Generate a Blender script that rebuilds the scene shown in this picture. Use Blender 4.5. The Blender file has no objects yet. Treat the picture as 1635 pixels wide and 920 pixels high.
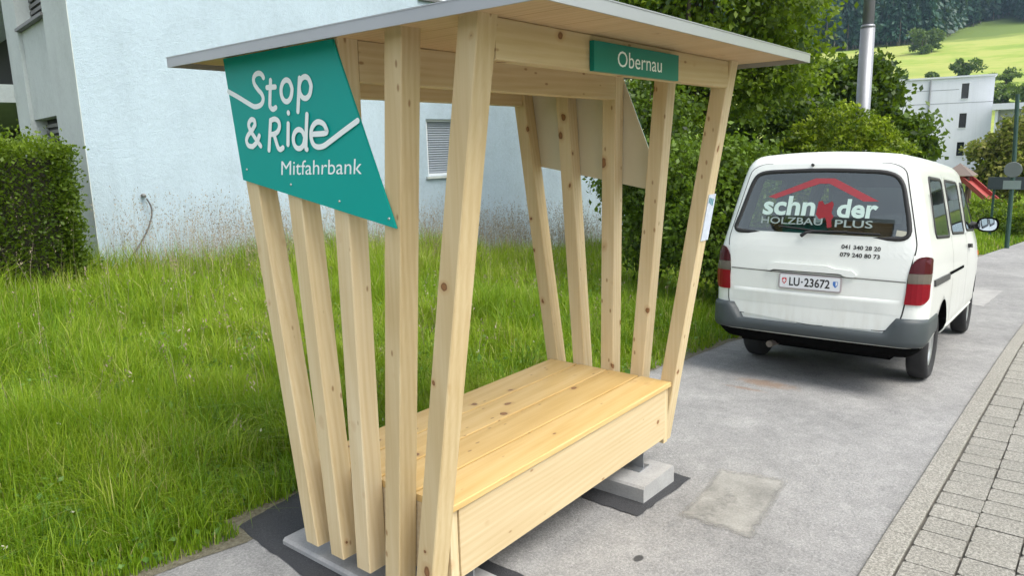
import bpy, bmesh, math, random
import numpy as np
from mathutils import Vector, Matrix
from mathutils.bvhtree import BVHTree

random.seed(7)
rng = np.random.default_rng(7)
R = math.radians
sc = bpy.context.scene
col = sc.collection

# ------------------------------------------------------------------ camera, light, exposure
yaw, pitch, roll, CAM_H = R(38.952), R(10.777), R(-1.522), 1.9
F = Vector((math.cos(pitch)*math.cos(yaw), math.cos(pitch)*math.sin(yaw), -math.sin(pitch)))
r0 = Vector((math.sin(yaw), -math.cos(yaw), 0)); u0 = r0.cross(F)
RT = math.cos(roll)*r0 + math.sin(roll)*u0
UP = -math.sin(roll)*r0 + math.cos(roll)*u0
cam = bpy.data.objects.new('camera', bpy.data.cameras.new('camera'))
col.objects.link(cam)
M = Matrix((RT, UP, -F)).transposed().to_4x4()
M.translation = Vector((0, 0, CAM_H))
cam.matrix_world = M
cam.data.sensor_width = 36
cam.data.lens = 1161.2/1635*36
cam.data.clip_end = 3000
cam.data.clip_start = 0.05
sc.camera = cam

SUN_EL, SUN_AZ = R(57), R(-88)          # azimuth of the sun measured from +X
world = bpy.data.worlds.new('World'); sc.world = world; world.use_nodes = True
wn = world.node_tree.nodes; wl = world.node_tree.links
bg = wn['Background']
sky = wn.new('ShaderNodeTexSky'); sky.sky_type = 'NISHITA'; sky.sun_disc = False
sky.sun_elevation = SUN_EL; sky.sun_rotation = math.pi/2 - SUN_AZ
sky.air_density = 1.0; sky.dust_density = 3.0; sky.ozone_density = 1.0
hs = wn.new('ShaderNodeHueSaturation'); hs.inputs['Saturation'].default_value = .42   # thin bright cloud: the sky is paler than a clear one
wl.new(sky.outputs[0], hs.inputs['Color']); wl.new(hs.outputs[0], bg.inputs[0]); bg.inputs[1].default_value = 0.15
sun = bpy.data.objects.new('sun', bpy.data.lights.new('sun', 'SUN'))
sun.data.energy = 1.5; sun.data.angle = R(38); sun.data.color = (1.0, 0.95, 0.86)
col.objects.link(sun)
sd = Vector((math.cos(SUN_EL)*math.cos(SUN_AZ), math.cos(SUN_EL)*math.sin(SUN_AZ), math.sin(SUN_EL)))
sun.rotation_euler = sd.to_track_quat('Z', 'Y').to_euler(); sun.location = sd*40
vs = sc.view_settings
vs.view_transform = 'Standard'; vs.look = 'None'; vs.gamma = 1; vs.use_curve_mapping = False
vs.exposure = 1.05
HAZE = 0.00022
sc.render.engine = 'CYCLES'
sc.cycles.max_bounces = 8; sc.cycles.diffuse_bounces = 3; sc.cycles.transparent_max_bounces = 8
sc.cycles.use_denoising = True

# ------------------------------------------------------------------ material helpers
def newmat(name):
    m = bpy.data.materials.new(name); m.use_nodes = True
    nt = m.node_tree
    return m, nt.nodes, nt.links, nt.nodes['Principled BSDF']
def math_node(n, l, op, a, b=None, clamp=False):
    k = n.new('ShaderNodeMath'); k.operation = op; k.use_clamp = clamp
    for i, v in enumerate((a, b)):
        if v is None: continue
        if hasattr(v, 'links'): l.new(v, k.inputs[i])
        else: k.inputs[i].default_value = v
    return k.outputs[0]
def mixc(n, l, fac, a, b, blend='MIX'):
    k = n.new('ShaderNodeMix'); k.data_type = 'RGBA'; k.blend_type = blend
    for s, v in ((k.inputs['Factor'], fac), (k.inputs['A'], a), (k.inputs['B'], b)):
        pass
    fi, ai, bi = k.inputs[0], k.inputs[6], k.inputs[7]
    for s, v in ((fi, fac), (ai, a), (bi, b)):
        if hasattr(v, 'links'): l.new(v, s)
        elif isinstance(v, (int, float)): s.default_value = v
        else: s.default_value = (*v, 1)
    return k.outputs[2]
def noise(n, l, vec, scale, detail=4, rough=.55, dist=0):
    k = n.new('ShaderNodeTexNoise'); k.inputs['Scale'].default_value = scale
    k.inputs['Detail'].default_value = detail; k.inputs['Roughness'].default_value = rough
    k.inputs['Distortion'].default_value = dist
    if vec is not None: l.new(vec, k.inputs['Vector'])
    return k.outputs['Fac']
def ramp(n, l, fac, stops):
    k = n.new('ShaderNodeValToRGB'); e = k.color_ramp.elements
    while len(e) < len(stops): e.new(.5)
    for q, (p, c) in zip(e, stops): q.position = p; q.color = (*c, 1) if len(c) == 3 else c
    l.new(fac, k.inputs[0]); return k.outputs[0]
def mapr(n, l, v, a, b, c=0, d=1):
    k = n.new('ShaderNodeMapRange'); l.new(v, k.inputs[0])
    for i, x in enumerate((a, b, c, d)): k.inputs[i+1].default_value = x
    return k.outputs[0]
def bump(n, l, p, h, strength, dist=.01):
    k = n.new('ShaderNodeBump'); k.inputs['Strength'].default_value = strength
    k.inputs['Distance'].default_value = dist
    l.new(h, k.inputs['Height']); l.new(k.outputs[0], p.inputs['Normal'])
def objco(n): return n.new('ShaderNodeTexCoord').outputs['Object']
def mapping(n, l, vec, scale=(1,1,1), loc=(0,0,0), rot=(0,0,0)):
    k = n.new('ShaderNodeMapping'); l.new(vec, k.inputs[0])
    k.inputs['Location'].default_value = loc; k.inputs['Rotation'].default_value = rot; k.inputs['Scale'].default_value = scale
    return k.outputs[0]

def plain(name, c, rough=.5, metal=0, spec=.5, coat=0, var=.08, vscale=6, bumpy=0):
    m, n, l, p = newmat(name)
    f = noise(n, l, objco(n), vscale, 5)
    lo = tuple(x*(1-var) for x in c); hi = tuple(min(1, x*(1+var)) for x in c)
    l.new(mixc(n, l, f, lo, hi), p.inputs['Base Color'])
    p.inputs['Roughness'].default_value = rough; p.inputs['Metallic'].default_value = metal
    p.inputs['Specular IOR Level'].default_value = spec
    p.inputs['Coat Weight'].default_value = coat; p.inputs['Coat Roughness'].default_value = .05
    if bumpy: bump(n, l, p, noise(n, l, objco(n), vscale*30, 3), bumpy, .004)
    return m

def wood(name, axis, base, light, dark, knots=1.0, rough=.6):
    m, n, l, p = newmat(name)
    oi = n.new('ShaderNodeObjectInfo')
    add = n.new('ShaderNodeVectorMath'); add.operation = 'ADD'
    cmb = n.new('ShaderNodeCombineXYZ')
    for i, k in enumerate((37., 53., 71.)):
        l.new(math_node(n, l, 'MULTIPLY', oi.outputs['Random'], k), cmb.inputs[i])
    l.new(objco(n), add.inputs[0]); l.new(cmb.outputs[0], add.inputs[1])
    v = add.outputs[0]
    def sc3(a, b):
        s = [a, a, a]; s['XYZ'.index(axis)] = b; return tuple(s)
    wob = noise(n, l, mapping(n, l, v, sc3(3, .7)), 2.2, 3)
    grain = n.new('ShaderNodeTexNoise'); grain.inputs['Scale'].default_value = 1; grain.inputs['Detail'].default_value = 6
    grain.inputs['Roughness'].default_value = .6; grain.inputs['Distortion'].default_value = .6
    l.new(mapping(n, l, v, sc3(70, 1.6)), grain.inputs['Vector'])
    rings = n.new('ShaderNodeTexWave'); rings.wave_type = 'BANDS'
    rings.bands_direction = {'Z': 'X', 'X': 'Z', 'Y': 'X'}[axis]
    rings.inputs['Scale'].default_value = 11; rings.inputs['Distortion'].default_value = 9
    rings.inputs['Detail'].default_value = 2; rings.inputs['Detail Scale'].default_value = .5
    l.new(mapping(n, l, v, sc3(1, .10), rot=(.25, .3, .2)), rings.inputs['Vector'])
    g = math_node(n, l, 'ADD', math_node(n, l, 'MULTIPLY', grain.outputs['Fac'], .50), math_node(n, l, 'MULTIPLY', rings.outputs['Fac'], .13))
    g = math_node(n, l, 'ADD', g, math_node(n, l, 'MULTIPLY', wob, .37))
    c = ramp(n, l, g, [(.26, dark), (.5, base), (.74, light)])
    hue = mixc(n, l, oi.outputs['Random'], (.90, .87, .80), (1.05, 1.06, 1.10))
    c = mixc(n, l, 1, c, hue, 'MULTIPLY')
    # knots
    vo = n.new('ShaderNodeTexVoronoi'); vo.inputs['Scale'].default_value = 9.0; vo.inputs['Randomness'].default_value = 1
    dn = n.new('ShaderNodeTexNoise'); dn.inputs['Scale'].default_value = 14
    l.new(v, dn.inputs['Vector'])
    off = n.new('ShaderNodeVectorMath'); off.operation = 'MULTIPLY_ADD'
    l.new(dn.outputs['Color'], off.inputs[0]); off.inputs[1].default_value = (.035,)*3
    l.new(mapping(n, l, v, sc3(1, .72)), off.inputs[2]); l.new(off.outputs[0], vo.inputs['Vector'])
    sep = n.new('ShaderNodeSeparateColor'); l.new(vo.outputs['Color'], sep.inputs[0])
    keep = math_node(n, l, 'GREATER_THAN', sep.outputs[0], 1-.30*knots)
    rad = mapr(n, l, sep.outputs[1], 0, 1, .07, .19)
    d = math_node(n, l, 'DIVIDE', vo.outputs['Distance'], rad)
    core = mapr(n, l, d, 1.0, .78, 0, 1)
    halo = mapr(n, l, d, 1.9, .9, 0, .45)
    ring = mapr(n, l, d, .5, .85, .35, 1)
    c = mixc(n, l, math_node(n, l, 'MULTIPLY', halo, keep), c, (.42, .22, .085))
    kd = mixc(n, l, ring, (.34, .165, .065), (.15, .065, .026))
    c = mixc(n, l, math_node(n, l, 'MULTIPLY', core, keep), c, kd)
    v2 = n.new('ShaderNodeTexVoronoi'); v2.inputs['Scale'].default_value = 26; l.new(mapping(n, l, v, sc3(1, .45)), v2.inputs['Vector'])
    s2 = n.new('ShaderNodeSeparateColor'); l.new(v2.outputs['Color'], s2.inputs[0])
    k2 = math_node(n, l, 'MULTIPLY', math_node(n, l, 'GREATER_THAN', s2.outputs[0], 1-.13*knots), mapr(n, l, v2.outputs['Distance'], .20, .10, 0, .75))
    c = mixc(n, l, k2, c, (.26, .13, .05))
    l.new(c, p.inputs['Base Color']); p.inputs['Roughness'].default_value = rough
    p.inputs['Specular IOR Level'].default_value = .3
    bump(n, l, p, g, .12, .002)
    return m

SPRUCE = ((.64, .51, .30), (.71, .595, .38), (.56, .42, .22))
W_POST = wood('spruce_post', 'Z', *SPRUCE)
W_BEAM = wood('spruce_beam', 'X', *SPRUCE)
W_BOARD = wood('spruce_board', 'X', (.63, .505, .31), (.70, .585, .385), (.555, .425, .235), knots=.9)
W_SEAT = wood('larch_seat', 'X', (.66, .46, .19), (.73, .54, .26), (.57, .37, .13), knots=1.2, rough=.45)
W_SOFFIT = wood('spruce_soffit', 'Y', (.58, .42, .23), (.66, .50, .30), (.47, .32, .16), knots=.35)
TEAL = plain('teal_panel', (.002, .34, .29), spec=.25, rough=.45, var=.05, vscale=1.5)
TEAL2 = plain('shaded_green_name_sign', (.003, .20, .155), spec=.3, rough=.4, var=.04)  # greener than the end panels, and darkened for the shade under the roof
BACK = plain('beige_panel_back', (.66, .62, .48), rough=.6, var=.06)
LETTER = plain('white_lettering', (.86, .92, .90), rough=.5, var=.02)
SHEET = plain('grey_sheet_metal', (.37, .385, .395), rough=.34, metal=.4, var=.08, vscale=3)
GALV = plain('galvanised_steel', (.38, .40, .42), rough=.4, metal=.8, var=.15, vscale=20)
SCREW = plain('screw_steel', (.6, .62, .6), rough=.35, metal=.9)

def concrete(name, c, var=.22):
    m, n, l, p = newmat(name); o = objco(n)
    f = math_node(n, l, 'ADD', math_node(n, l, 'MULTIPLY', noise(n, l, o, 5, 6, .65), .6), math_node(n, l, 'MULTIPLY', noise(n, l, o, 90, 3), .4))
    l.new(ramp(n, l, f, [(.3, tuple(x*(1-var) for x in c)), (.7, tuple(x*(1+var*.6) for x in c))]), p.inputs['Base Color'])
    p.inputs['Roughness'].default_value = .9; bump(n, l, p, noise(n, l, o, 140, 4), .35, .004)
    return m
CONC = concrete('light_concrete', (.37, .37, .362), .28)
def patch_mat():
    m = concrete('patch_concrete', (.315, .308, .28), .5); n = m.node_tree.nodes; l = m.node_tree.links
    uv = n.new('ShaderNodeUVMap'); sx = n.new('ShaderNodeSeparateXYZ'); l.new(uv.outputs[0], sx.inputs[0])
    du = math_node(n, l, 'ABSOLUTE', math_node(n, l, 'SUBTRACT', sx.outputs[0], .5)); dv = math_node(n, l, 'ABSOLUTE', math_node(n, l, 'SUBTRACT', sx.outputs[1], .5))
    e = math_node(n, l, 'MAXIMUM', du, dv); ns = noise(n, l, objco(n), 9, 7, .75)
    e = math_node(n, l, 'ADD', e, math_node(n, l, 'MULTIPLY', ns, .22)); worn = mapr(n, l, noise(n, l, objco(n), 4, 6, .7), .52, .66, 0, .55)
    f = math_node(n, l, 'MAXIMUM', mapr(n, l, e, .52, .63, .12, 1), worn)
    ms = n.new('ShaderNodeMixShader'); tr = n.new('ShaderNodeBsdfTransparent'); l.new(f, ms.inputs[0]); l.new(n['Principled BSDF'].outputs[0], ms.inputs[1]); l.new(tr.outputs[0], ms.inputs[2])
    l.new(ms.outputs[0], n['Material Output'].inputs[0]); return m
PATCHM = patch_mat()

def asphalt():
    m, n, l, p = newmat('asphalt'); o = objco(n)
    fine = mapr(n, l, noise(n, l, o, 75, 4, .9), .34, .66, .20, .82); mid = noise(n, l, o, 9, 5, .65); big = noise(n, l, o, .9, 4, .6, .6)
    vo = n.new('ShaderNodeTexVoronoi'); vo.inputs['Scale'].default_value = 85; l.new(o, vo.inputs['Vector'])
    f = math_node(n, l, 'ADD', math_node(n, l, 'MULTIPLY', fine, .42), math_node(n, l, 'MULTIPLY', mid, .24))
    f = math_node(n, l, 'ADD', f, math_node(n, l, 'MULTIPLY', big, .34))
    c = ramp(n, l, f, [(.34, (.150, .150, .149)), (.5, (.262, .260, .253)), (.66, (.40, .395, .38))])
    chip = math_node(n, l, 'LESS_THAN', vo.outputs['Distance'], .22)
    sp = n.new('ShaderNodeSeparateColor'); l.new(vo.outputs['Color'], sp.inputs[0])
    chip = math_node(n, l, 'MULTIPLY', chip, math_node(n, l, 'GREATER_THAN', sp.outputs[0], .55))
    c = mixc(n, l, math_node(n, l, 'MULTIPLY', chip, .55), c, (.42, .42, .41))
    # scuffs: thin pale scratches
    sc_ = noise(n, l, mapping(n, l, o, (2.2, 2.6, 1), rot=(0, 0, .5)), 3.0, 8, .75, 1.5)
    scf = mapr(n, l, sc_, .64, .76, 0, .35)
    c = mixc(n, l, scf, c, (.37, .365, .35))
    nd = noise(n, l, o, 5, 5, .7); nd2 = noise(n, l, o, 16, 4, .7)
    def blot(x, y, rx, ry, colr, thr, soft, amp, nz, lvl=.5):
        k = n.new('ShaderNodeVectorMath'); k.operation = 'LENGTH'
        l.new(mapping(n, l, o, (1/rx, 1/ry, 0), (-x/rx, -y/ry, 0)), k.inputs[0])
        q = math_node(n, l, 'ADD', k.outputs['Value'], math_node(n, l, 'MULTIPLY', nz, amp))
        return mapr(n, l, q, thr+soft, thr, 0, lvl), colr
    for a in [(5.98, 2.06, .16, .36, (.27, .165, .095), .95, .5, 1.2, nd2, .6), (5.72, 2.15, .06, .28, (.25, .15, .09), .9, .4, 1.2, nd2, .55), (2.756, 1.514, .030, .018, (.045, .045, .045), 1.3, .3, .7, nd2, .9)]:
        fac, cc = blot(*a); c = mixc(n, l, fac, c, cc)
    l.new(c, p.inputs['Base Color']); p.inputs['Roughness'].default_value = .85
    p.inputs['Specular IOR Level'].default_value = .3
    bump(n, l, p, math_node(n, l, 'ADD', fine, math_node(n, l, 'MULTIPLY', vo.outputs['Distance'], .8)), .5, .006)
    return m
ASPH = asphalt()
def tar():
    m, n, l, p = newmat('fresh_tarmac'); o = objco(n)
    f = noise(n, l, o, 160, 3, .8)
    l.new(ramp(n, l, f, [(.35, (.020, .021, .024)), (.62, (.055, .057, .062)), (.75, (.13, .13, .135))]), p.inputs['Base Color'])
    p.inputs['Roughness'].default_value = .75; bump(n, l, p, f, .6, .006)
    return m
TAR = tar()
def paver_mat():
    m, n, l, p = newmat('granite_paver'); o = objco(n)
    at = n.new('ShaderNodeAttribute'); at.attribute_name = 'tint'
    f = mapr(n, l, noise(n, l, o, 80, 4, .85), .36, .64, .2, .8); f2 = noise(n, l, o, 3, 4)
    c = ramp(n, l, f, [(.3, (.16, .155, .14)), (.5, (.27, .262, .235)), (.7, (.41, .40, .365))])
    c = mixc(n, l, .8, c, mixc(n, l, at.outputs['Fac'], (.72, .72, .70), (1.15, 1.13, 1.08)), 'MULTIPLY')
    c = mixc(n, l, mapr(n, l, f2, .35, .7, .25, 0), c, (.17, .165, .14))
    l.new(c, p.inputs['Base Color']); p.inputs['Roughness'].default_value = .9; bump(n, l, p, f, .5, .005)
    return m
PAVER = paver_mat()
GROUT = concrete('joint_grit', (.13, .12, .10), .4)

def leafmat(name, a, b, trans=.35, rough=.5, spec=.35):
    m, n, l, p = newmat(name)
    at = n.new('ShaderNodeAttribute'); at.attribute_name = 'tint'
    c = mixc(n, l, at.outputs['Fac'], a, b)
    l.new(c, p.inputs['Base Color']); p.inputs['Roughness'].default_value = rough
    p.inputs['Specular IOR Level'].default_value = spec
    tr = n.new('ShaderNodeBsdfTranslucent'); l.new(mixc(n, l, .5, c, (.26, .42, .012)), tr.inputs[0])
    ms = n.new('ShaderNodeMixShader'); ms.inputs[0].default_value = trans
    l.new(p.outputs[0], ms.inputs[1]); l.new(tr.outputs[0], ms.inputs[2]); l.new(ms.outputs[0], n['Material Output'].inputs[0])
    return m
GRASS = leafmat('grass_blade', (.070, .172, .005), (.295, .425, .020), .42)
def grass_hues(m):
    """dull blue-green, fresh green, yellow-green and a few straw-coloured blades"""
    n = m.node_tree.nodes; l = m.node_tree.links
    at = next(k for k in n if k.type == 'ATTRIBUTE')
    c = ramp(n, l, at.outputs['Fac'], [(0, (.050, .135, .012)), (.30, (.155, .285, .010)), (.80, (.33, .44, .026)), (.94, (.48, .43, .17))])
    for k in [k for k in n if k.type == 'MIX']:
        for lk in list(k.outputs[2].links):
            if lk.to_node.type == 'BSDF_PRINCIPLED': l.new(c, lk.to_socket)
            elif lk.to_node.type == 'MIX': l.new(c, lk.to_socket)
grass_hues(GRASS)
STRAW = leafmat('grass_panicle', (.23, .165, .13), (.40, .33, .23), .15)
HERB = leafmat('herb_leaf', (.06, .15, .02), (.17, .30, .07), .3)
BARK = plain('bark', (.10, .08, .06), rough=.9, var=.4, vscale=20, bumpy=.4)

# ------------------------------------------------------------------ mesh helpers
def link(name, me, mat=None, parent=None):
    o = bpy.data.objects.new(name, me)
    if mat is not None:
        for mm in (mat if isinstance(mat, (list, tuple)) else [mat]): me.materials.append(mm)
    if parent is not None: o.parent = parent
    col.objects.link(o); return o
def tag(o, label=None, cat=None, group=None, kind=None):
    for k, v in (('label', label), ('category', cat), ('group', group), ('kind', kind)):
        if v: o[k] = v
    return o
def empty(name, loc=(0, 0, 0), rot=(0, 0, 0)):
    o = bpy.data.objects.new(name, None); o.location = loc; o.rotation_euler = rot; o.empty_display_size = .2
    col.objects.link(o); return o
class MB:
    """collects vertices and faces of one mesh object"""
    def __init__(s): s.v = []; s.f = []
    def add(s, V, Fs):
        b = len(s.v); s.v += [tuple(x) for x in V]; s.f += [tuple(i+b for i in q) for q in Fs]
    def box(s, x0, x1, y0, y1, z0, z1, fn=None):
        V = [(x, y, z) for x in (x0, x1) for y in (y0, y1) for z in (z0, z1)]
        if fn: V = [fn(*q) for q in V]
        s.add(V, [(0,1,3,2), (4,6,7,5), (0,4,5,1), (2,3,7,6), (0,2,6,4), (1,5,7,3)])
    def bar(s, axis, a0, a1, b0, b1, c0, c1, ch=.004, fn=None):
        """box along axis with chamfered long edges; a = along, b and c = the two other axes in order"""
        prof = [(b0+ch, c0), (b1-ch, c0), (b1, c0+ch), (b1, c1-ch), (b1-ch, c1), (b0+ch, c1), (b0, c1-ch), (b0, c0+ch)]
        V = []
        for a in (a0, a1):
            for (b, c) in prof:
                q = {'X': (a, b, c), 'Y': (b, a, c), 'Z': (b, c, a)}[axis]
                V.append(fn(*q) if fn else q)
        Fs = [(i, (i+1) % 8, 8+(i+1) % 8, 8+i) for i in range(8)] + [tuple(range(7, -1, -1)), tuple(range(8, 16))]
        s.add(V, Fs)
    def tube(s, pts, rad, seg=8, caps=True):
        pts = [Vector(p) for p in pts]; n = len(pts)
        rads = rad if isinstance(rad, (list, tuple)) else [rad]*n
        V = []; ref = Vector((0, 0, 1))
        for i, p in enumerate(pts):
            t = (pts[min(i+1, n-1)] - pts[max(i-1, 0)]).normalized()
            a = t.cross(ref if abs(t.z) < .95 else Vector((1, 0, 0))).normalized(); b = t.cross(a)
            for k in range(seg):
                w = 2*math.pi*k/seg; V.append(p + rads[i]*(math.cos(w)*a + math.sin(w)*b))
        Fs = [(i*seg+k, i*seg+(k+1) % seg, (i+1)*seg+(k+1) % seg, (i+1)*seg+k) for i in range(n-1) for k in range(seg)]
        if caps: Fs += [tuple(range(seg-1, -1, -1)), tuple(range((n-1)*seg, n*seg))]
        s.add(V, Fs)
    def prism(s, poly, ext, fn):
        """polygon (a,b) extruded from ext[0] to ext[1]; fn(a,b,e)->xyz"""
        n = len(poly); V = [fn(a, b, ext[0]) for a, b in poly] + [fn(a, b, ext[1]) for a, b in poly]
        s.add(V, [tuple(range(n-1, -1, -1)), tuple(range(n, 2*n))] + [(i, (i+1) % n, n+(i+1) % n, n+i) for i in range(n)])
    def lathe(s, prof, fn, seg=32):
        """prof [(radius, along)], fn(cos*r, sin*r, along)->xyz"""
        n = len(prof); V = []
        for k in range(seg):
            w = 2*math.pi*k/seg
            for r_, a in prof: V.append(fn(r_*math.cos(w), r_*math.sin(w), a))
        s.add(V, [(k*n+i, k*n+i+1, ((k+1) % seg)*n+i+1, ((k+1) % seg)*n+i) for k in range(seg) for i in range(n-1)])
    def build(s, name, mat, parent=None, smooth=False, recalc=True):
        me = bpy.data.meshes.new(name)
        off = Vector((0, 0, 0))
        if parent is not None and parent.get('_world'):
            off = Vector(parent['_world'])
        me.from_pydata([Vector(v)-off for v in s.v], [], s.f); me.update()
        if recalc:
            bm = bmesh.new(); bm.from_mesh(me); bmesh.ops.recalc_face_normals(bm, faces=bm.faces); bm.to_mesh(me); bm.free()
        if smooth: me.polygons.foreach_set('use_smooth', [True]*len(me.polygons))
        return link(name, me, mat, parent)
def root(name, loc, label, cat, group=None):
    """Empty at world loc; meshes built under it are given in world coordinates"""
    o = empty(name, loc); o['_world'] = tuple(loc); tag(o, label, cat, group); return o
def sub(o, parent_world):
    """let a part mesh take sub-parts given in the same coordinates"""
    o['_world'] = tuple(parent_world); return o

def fast_mesh(name, V, counts, idx, tint, mat, parent=None, off=(0, 0, 0)):
    me = bpy.data.meshes.new(name)
    V = np.asarray(V, np.float32) - np.asarray(off, np.float32)
    me.vertices.add(len(V)); me.vertices.foreach_set('co', V.ravel())
    counts = np.asarray(counts, np.int32); idx = np.asarray(idx, np.int32)
    me.loops.add(len(idx)); me.loops.foreach_set('vertex_index', idx)
    me.polygons.add(len(counts))
    st = np.concatenate(([0], np.cumsum(counts)[:-1])).astype(np.int32)
    me.polygons.foreach_set('loop_start', st); me.polygons.foreach_set('loop_total', counts)
    me.update(calc_edges=True)
    if tint is not None:
        a = me.attributes.new('tint', 'FLOAT', 'POINT'); a.data.foreach_set('value', np.asarray(tint, np.float32))
    return link(name, me, mat, parent)

def vnoise(x, y, s, seed=0):
    """cheap smooth 2-D value noise 0..1"""
    g = np.random.default_rng(seed).random((64, 64))
    x = np.asarray(x)/s; y = np.asarray(y)/s
    i = np.floor(x).astype(int); j = np.floor(y).astype(int); fx = x-i; fy = y-j
    fx = fx*fx*(3-2*fx); fy = fy*fy*(3-2*fy)
    G = lambda a, b: g[a % 64, b % 64]
    return (G(i, j)*(1-fx)+G(i+1, j)*fx)*(1-fy)+(G(i, j+1)*(1-fx)+G(i+1, j+1)*fx)*fy

def leaves(P, D, size, fold=.25, aspect=.55):
    """diamond leaves at P with direction D -> verts, counts, idx"""
    n = len(P)
    D = D/np.linalg.norm(D, axis=1, keepdims=True)
    rv = rng.normal(size=(n, 3)); S = np.cross(D, rv); S /= np.linalg.norm(S, axis=1, keepdims=True)
    N = np.cross(D, S)
    s = np.asarray(size)[:, None]
    b = P - D*s*.5; t = P + D*s*.5
    a = P + S*s*aspect*.5 + N*s*fold*.5; c = P - S*s*aspect*.5 + N*s*fold*.5
    V = np.stack([b, a, t, c], 1).reshape(-1, 3)
    return V, np.full(n, 4), np.arange(4*n)

def ground_z(x): return np.interp(x, [-40, 0, 4.5, 6, 12, 16, 22, 50], [1.5, .1, -.0575, -.13, -.58, -.80, -1.08, -1.65])   # the road runs downhill, steepest past the shelter
def terrain(x, y):
    d = np.hypot(x, y)
    h = np.interp(d, [0, 105, 150, 240, 330, 430, 600, 1000], [-9e-9, 0, 4.6, 20.2, 38.6, 54.8, 100, 190])
    return ground_z(x) + np.where(x > 0, h, h*.3)

# ------------------------------------------------------------------ the setting: ground sheet, road, kerb, pavement
def strip(name, left, right, mat, dz, label=None):
    V = []; 
    for (a, b), (c, d) in zip(left, right):
        V += [(a, b, float(ground_z(a))+dz), (c, d, float(ground_z(c))+dz)]
    me = bpy.data.meshes.new(name)
    me.from_pydata(V, [], [(2*i, 2*i+1, 2*i+3, 2*i+2) for i in range(len(left)-1)]); me.update()
    return tag(link(name, me, mat), kind='structure')

def groundmat():
    m, n, l, p = newmat('meadow_ground')
    g = n.new('ShaderNodeNewGeometry'); pos = g.outputs['Position']
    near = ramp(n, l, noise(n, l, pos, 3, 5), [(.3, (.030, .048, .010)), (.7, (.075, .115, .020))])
    k = n.new('ShaderNodeVectorMath'); k.operation = 'LENGTH'; l.new(pos, k.inputs[0])
    f1 = noise(n, l, pos, .035, 4, .6); f2 = noise(n, l, mapping(n, l, pos, (1, .12, .4), rot=(0, 0, .25)), .22, 5, .7)
    f = math_node(n, l, 'ADD', math_node(n, l, 'MULTIPLY', f1, .7), math_node(n, l, 'MULTIPLY', f2, .3))
    fld = ramp(n, l, f, [(.34, (.17, .265, .05)), (.46, (.26, .34, .07)), (.54, (.36, .385, .11)), (.66, (.26, .33, .075))])
    # the uphill part of the field is a darker green
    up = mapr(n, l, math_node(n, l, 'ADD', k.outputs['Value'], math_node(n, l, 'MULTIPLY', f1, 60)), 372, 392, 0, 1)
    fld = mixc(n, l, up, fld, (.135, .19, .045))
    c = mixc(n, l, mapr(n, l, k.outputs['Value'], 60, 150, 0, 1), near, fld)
    l.new(c, p.inputs['Base Color']); p.inputs['Roughness'].default_value = 1; p.inputs['Specular IOR Level'].default_value = .1
    return m
xs = np.concatenate([np.arange(-40, 0, 5.), np.arange(0, 24, .5), np.arange(24, 50, 2), np.arange(50, 130, 8), np.arange(130, 1100, 22)])
ys = np.concatenate([np.arange(-600, -60, 40.), np.arange(-60, 120, 8), np.arange(120, 700, 28)])
X_, Y_ = np.meshgrid(xs, ys, indexing='ij')
Z_ = terrain(X_, Y_)
nx, ny = X_.shape
I = np.arange(nx*ny).reshape(nx, ny)
q = np.stack([I[:-1, :-1], I[1:, :-1], I[1:, 1:], I[:-1, 1:]], -1).reshape(-1, 4)
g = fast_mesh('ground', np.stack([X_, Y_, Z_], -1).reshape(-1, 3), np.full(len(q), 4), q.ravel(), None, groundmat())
tag(g, kind='structure')

EDGE = [(-8, 3.75), (-3, 3.5), (.6, 3.28), (1.3, 3.19), (1.7, 3.13), (2.2, 3.3), (3.0, 3.2), (4.5, 3.1), (7.1, 3.03), (9, 3.0), (12, 2.9), (16, 2.65), (21.4, 2.25), (26, 1.6), (32, .6), (50, -2)]
edx = [e[0] for e in EDGE]; edy = [e[1] for e in EDGE]
def edge_y(x): return np.interp(x, edx, edy)
KL = [(-8, .72), (3.25, .672), (4.82, .649), (6.4, .640), (9.1, .638), (11.5, .611), (14, .55), (22, .1), (36, -1.3), (50, -3)]
def kerb_y(x): return np.interp(x, [k[0] for k in KL], [k[1] for k in KL])
xs_r = sorted(set(edx + [k[0] for k in KL] + [float(q) for q in np.arange(0, 24, .5)] + [float(q) for q in np.arange(24, 50, 2)]))
strip('road', [(x, float(edge_y(x))) for x in xs_r], [(x, float(kerb_y(x))-.01) for x in xs_r], ASPH, .005)
strip('pavement_bed', [(x, float(kerb_y(x))-.012) for x in xs_r], [(x, float(kerb_y(x))-2.4) for x in xs_r], GROUT, .006)
strip('far_road', [(x, float(kerb_y(x))-2.4) for x in xs_r], [(x, float(kerb_y(x))-9) for x in xs_r], ASPH, .005)
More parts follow.
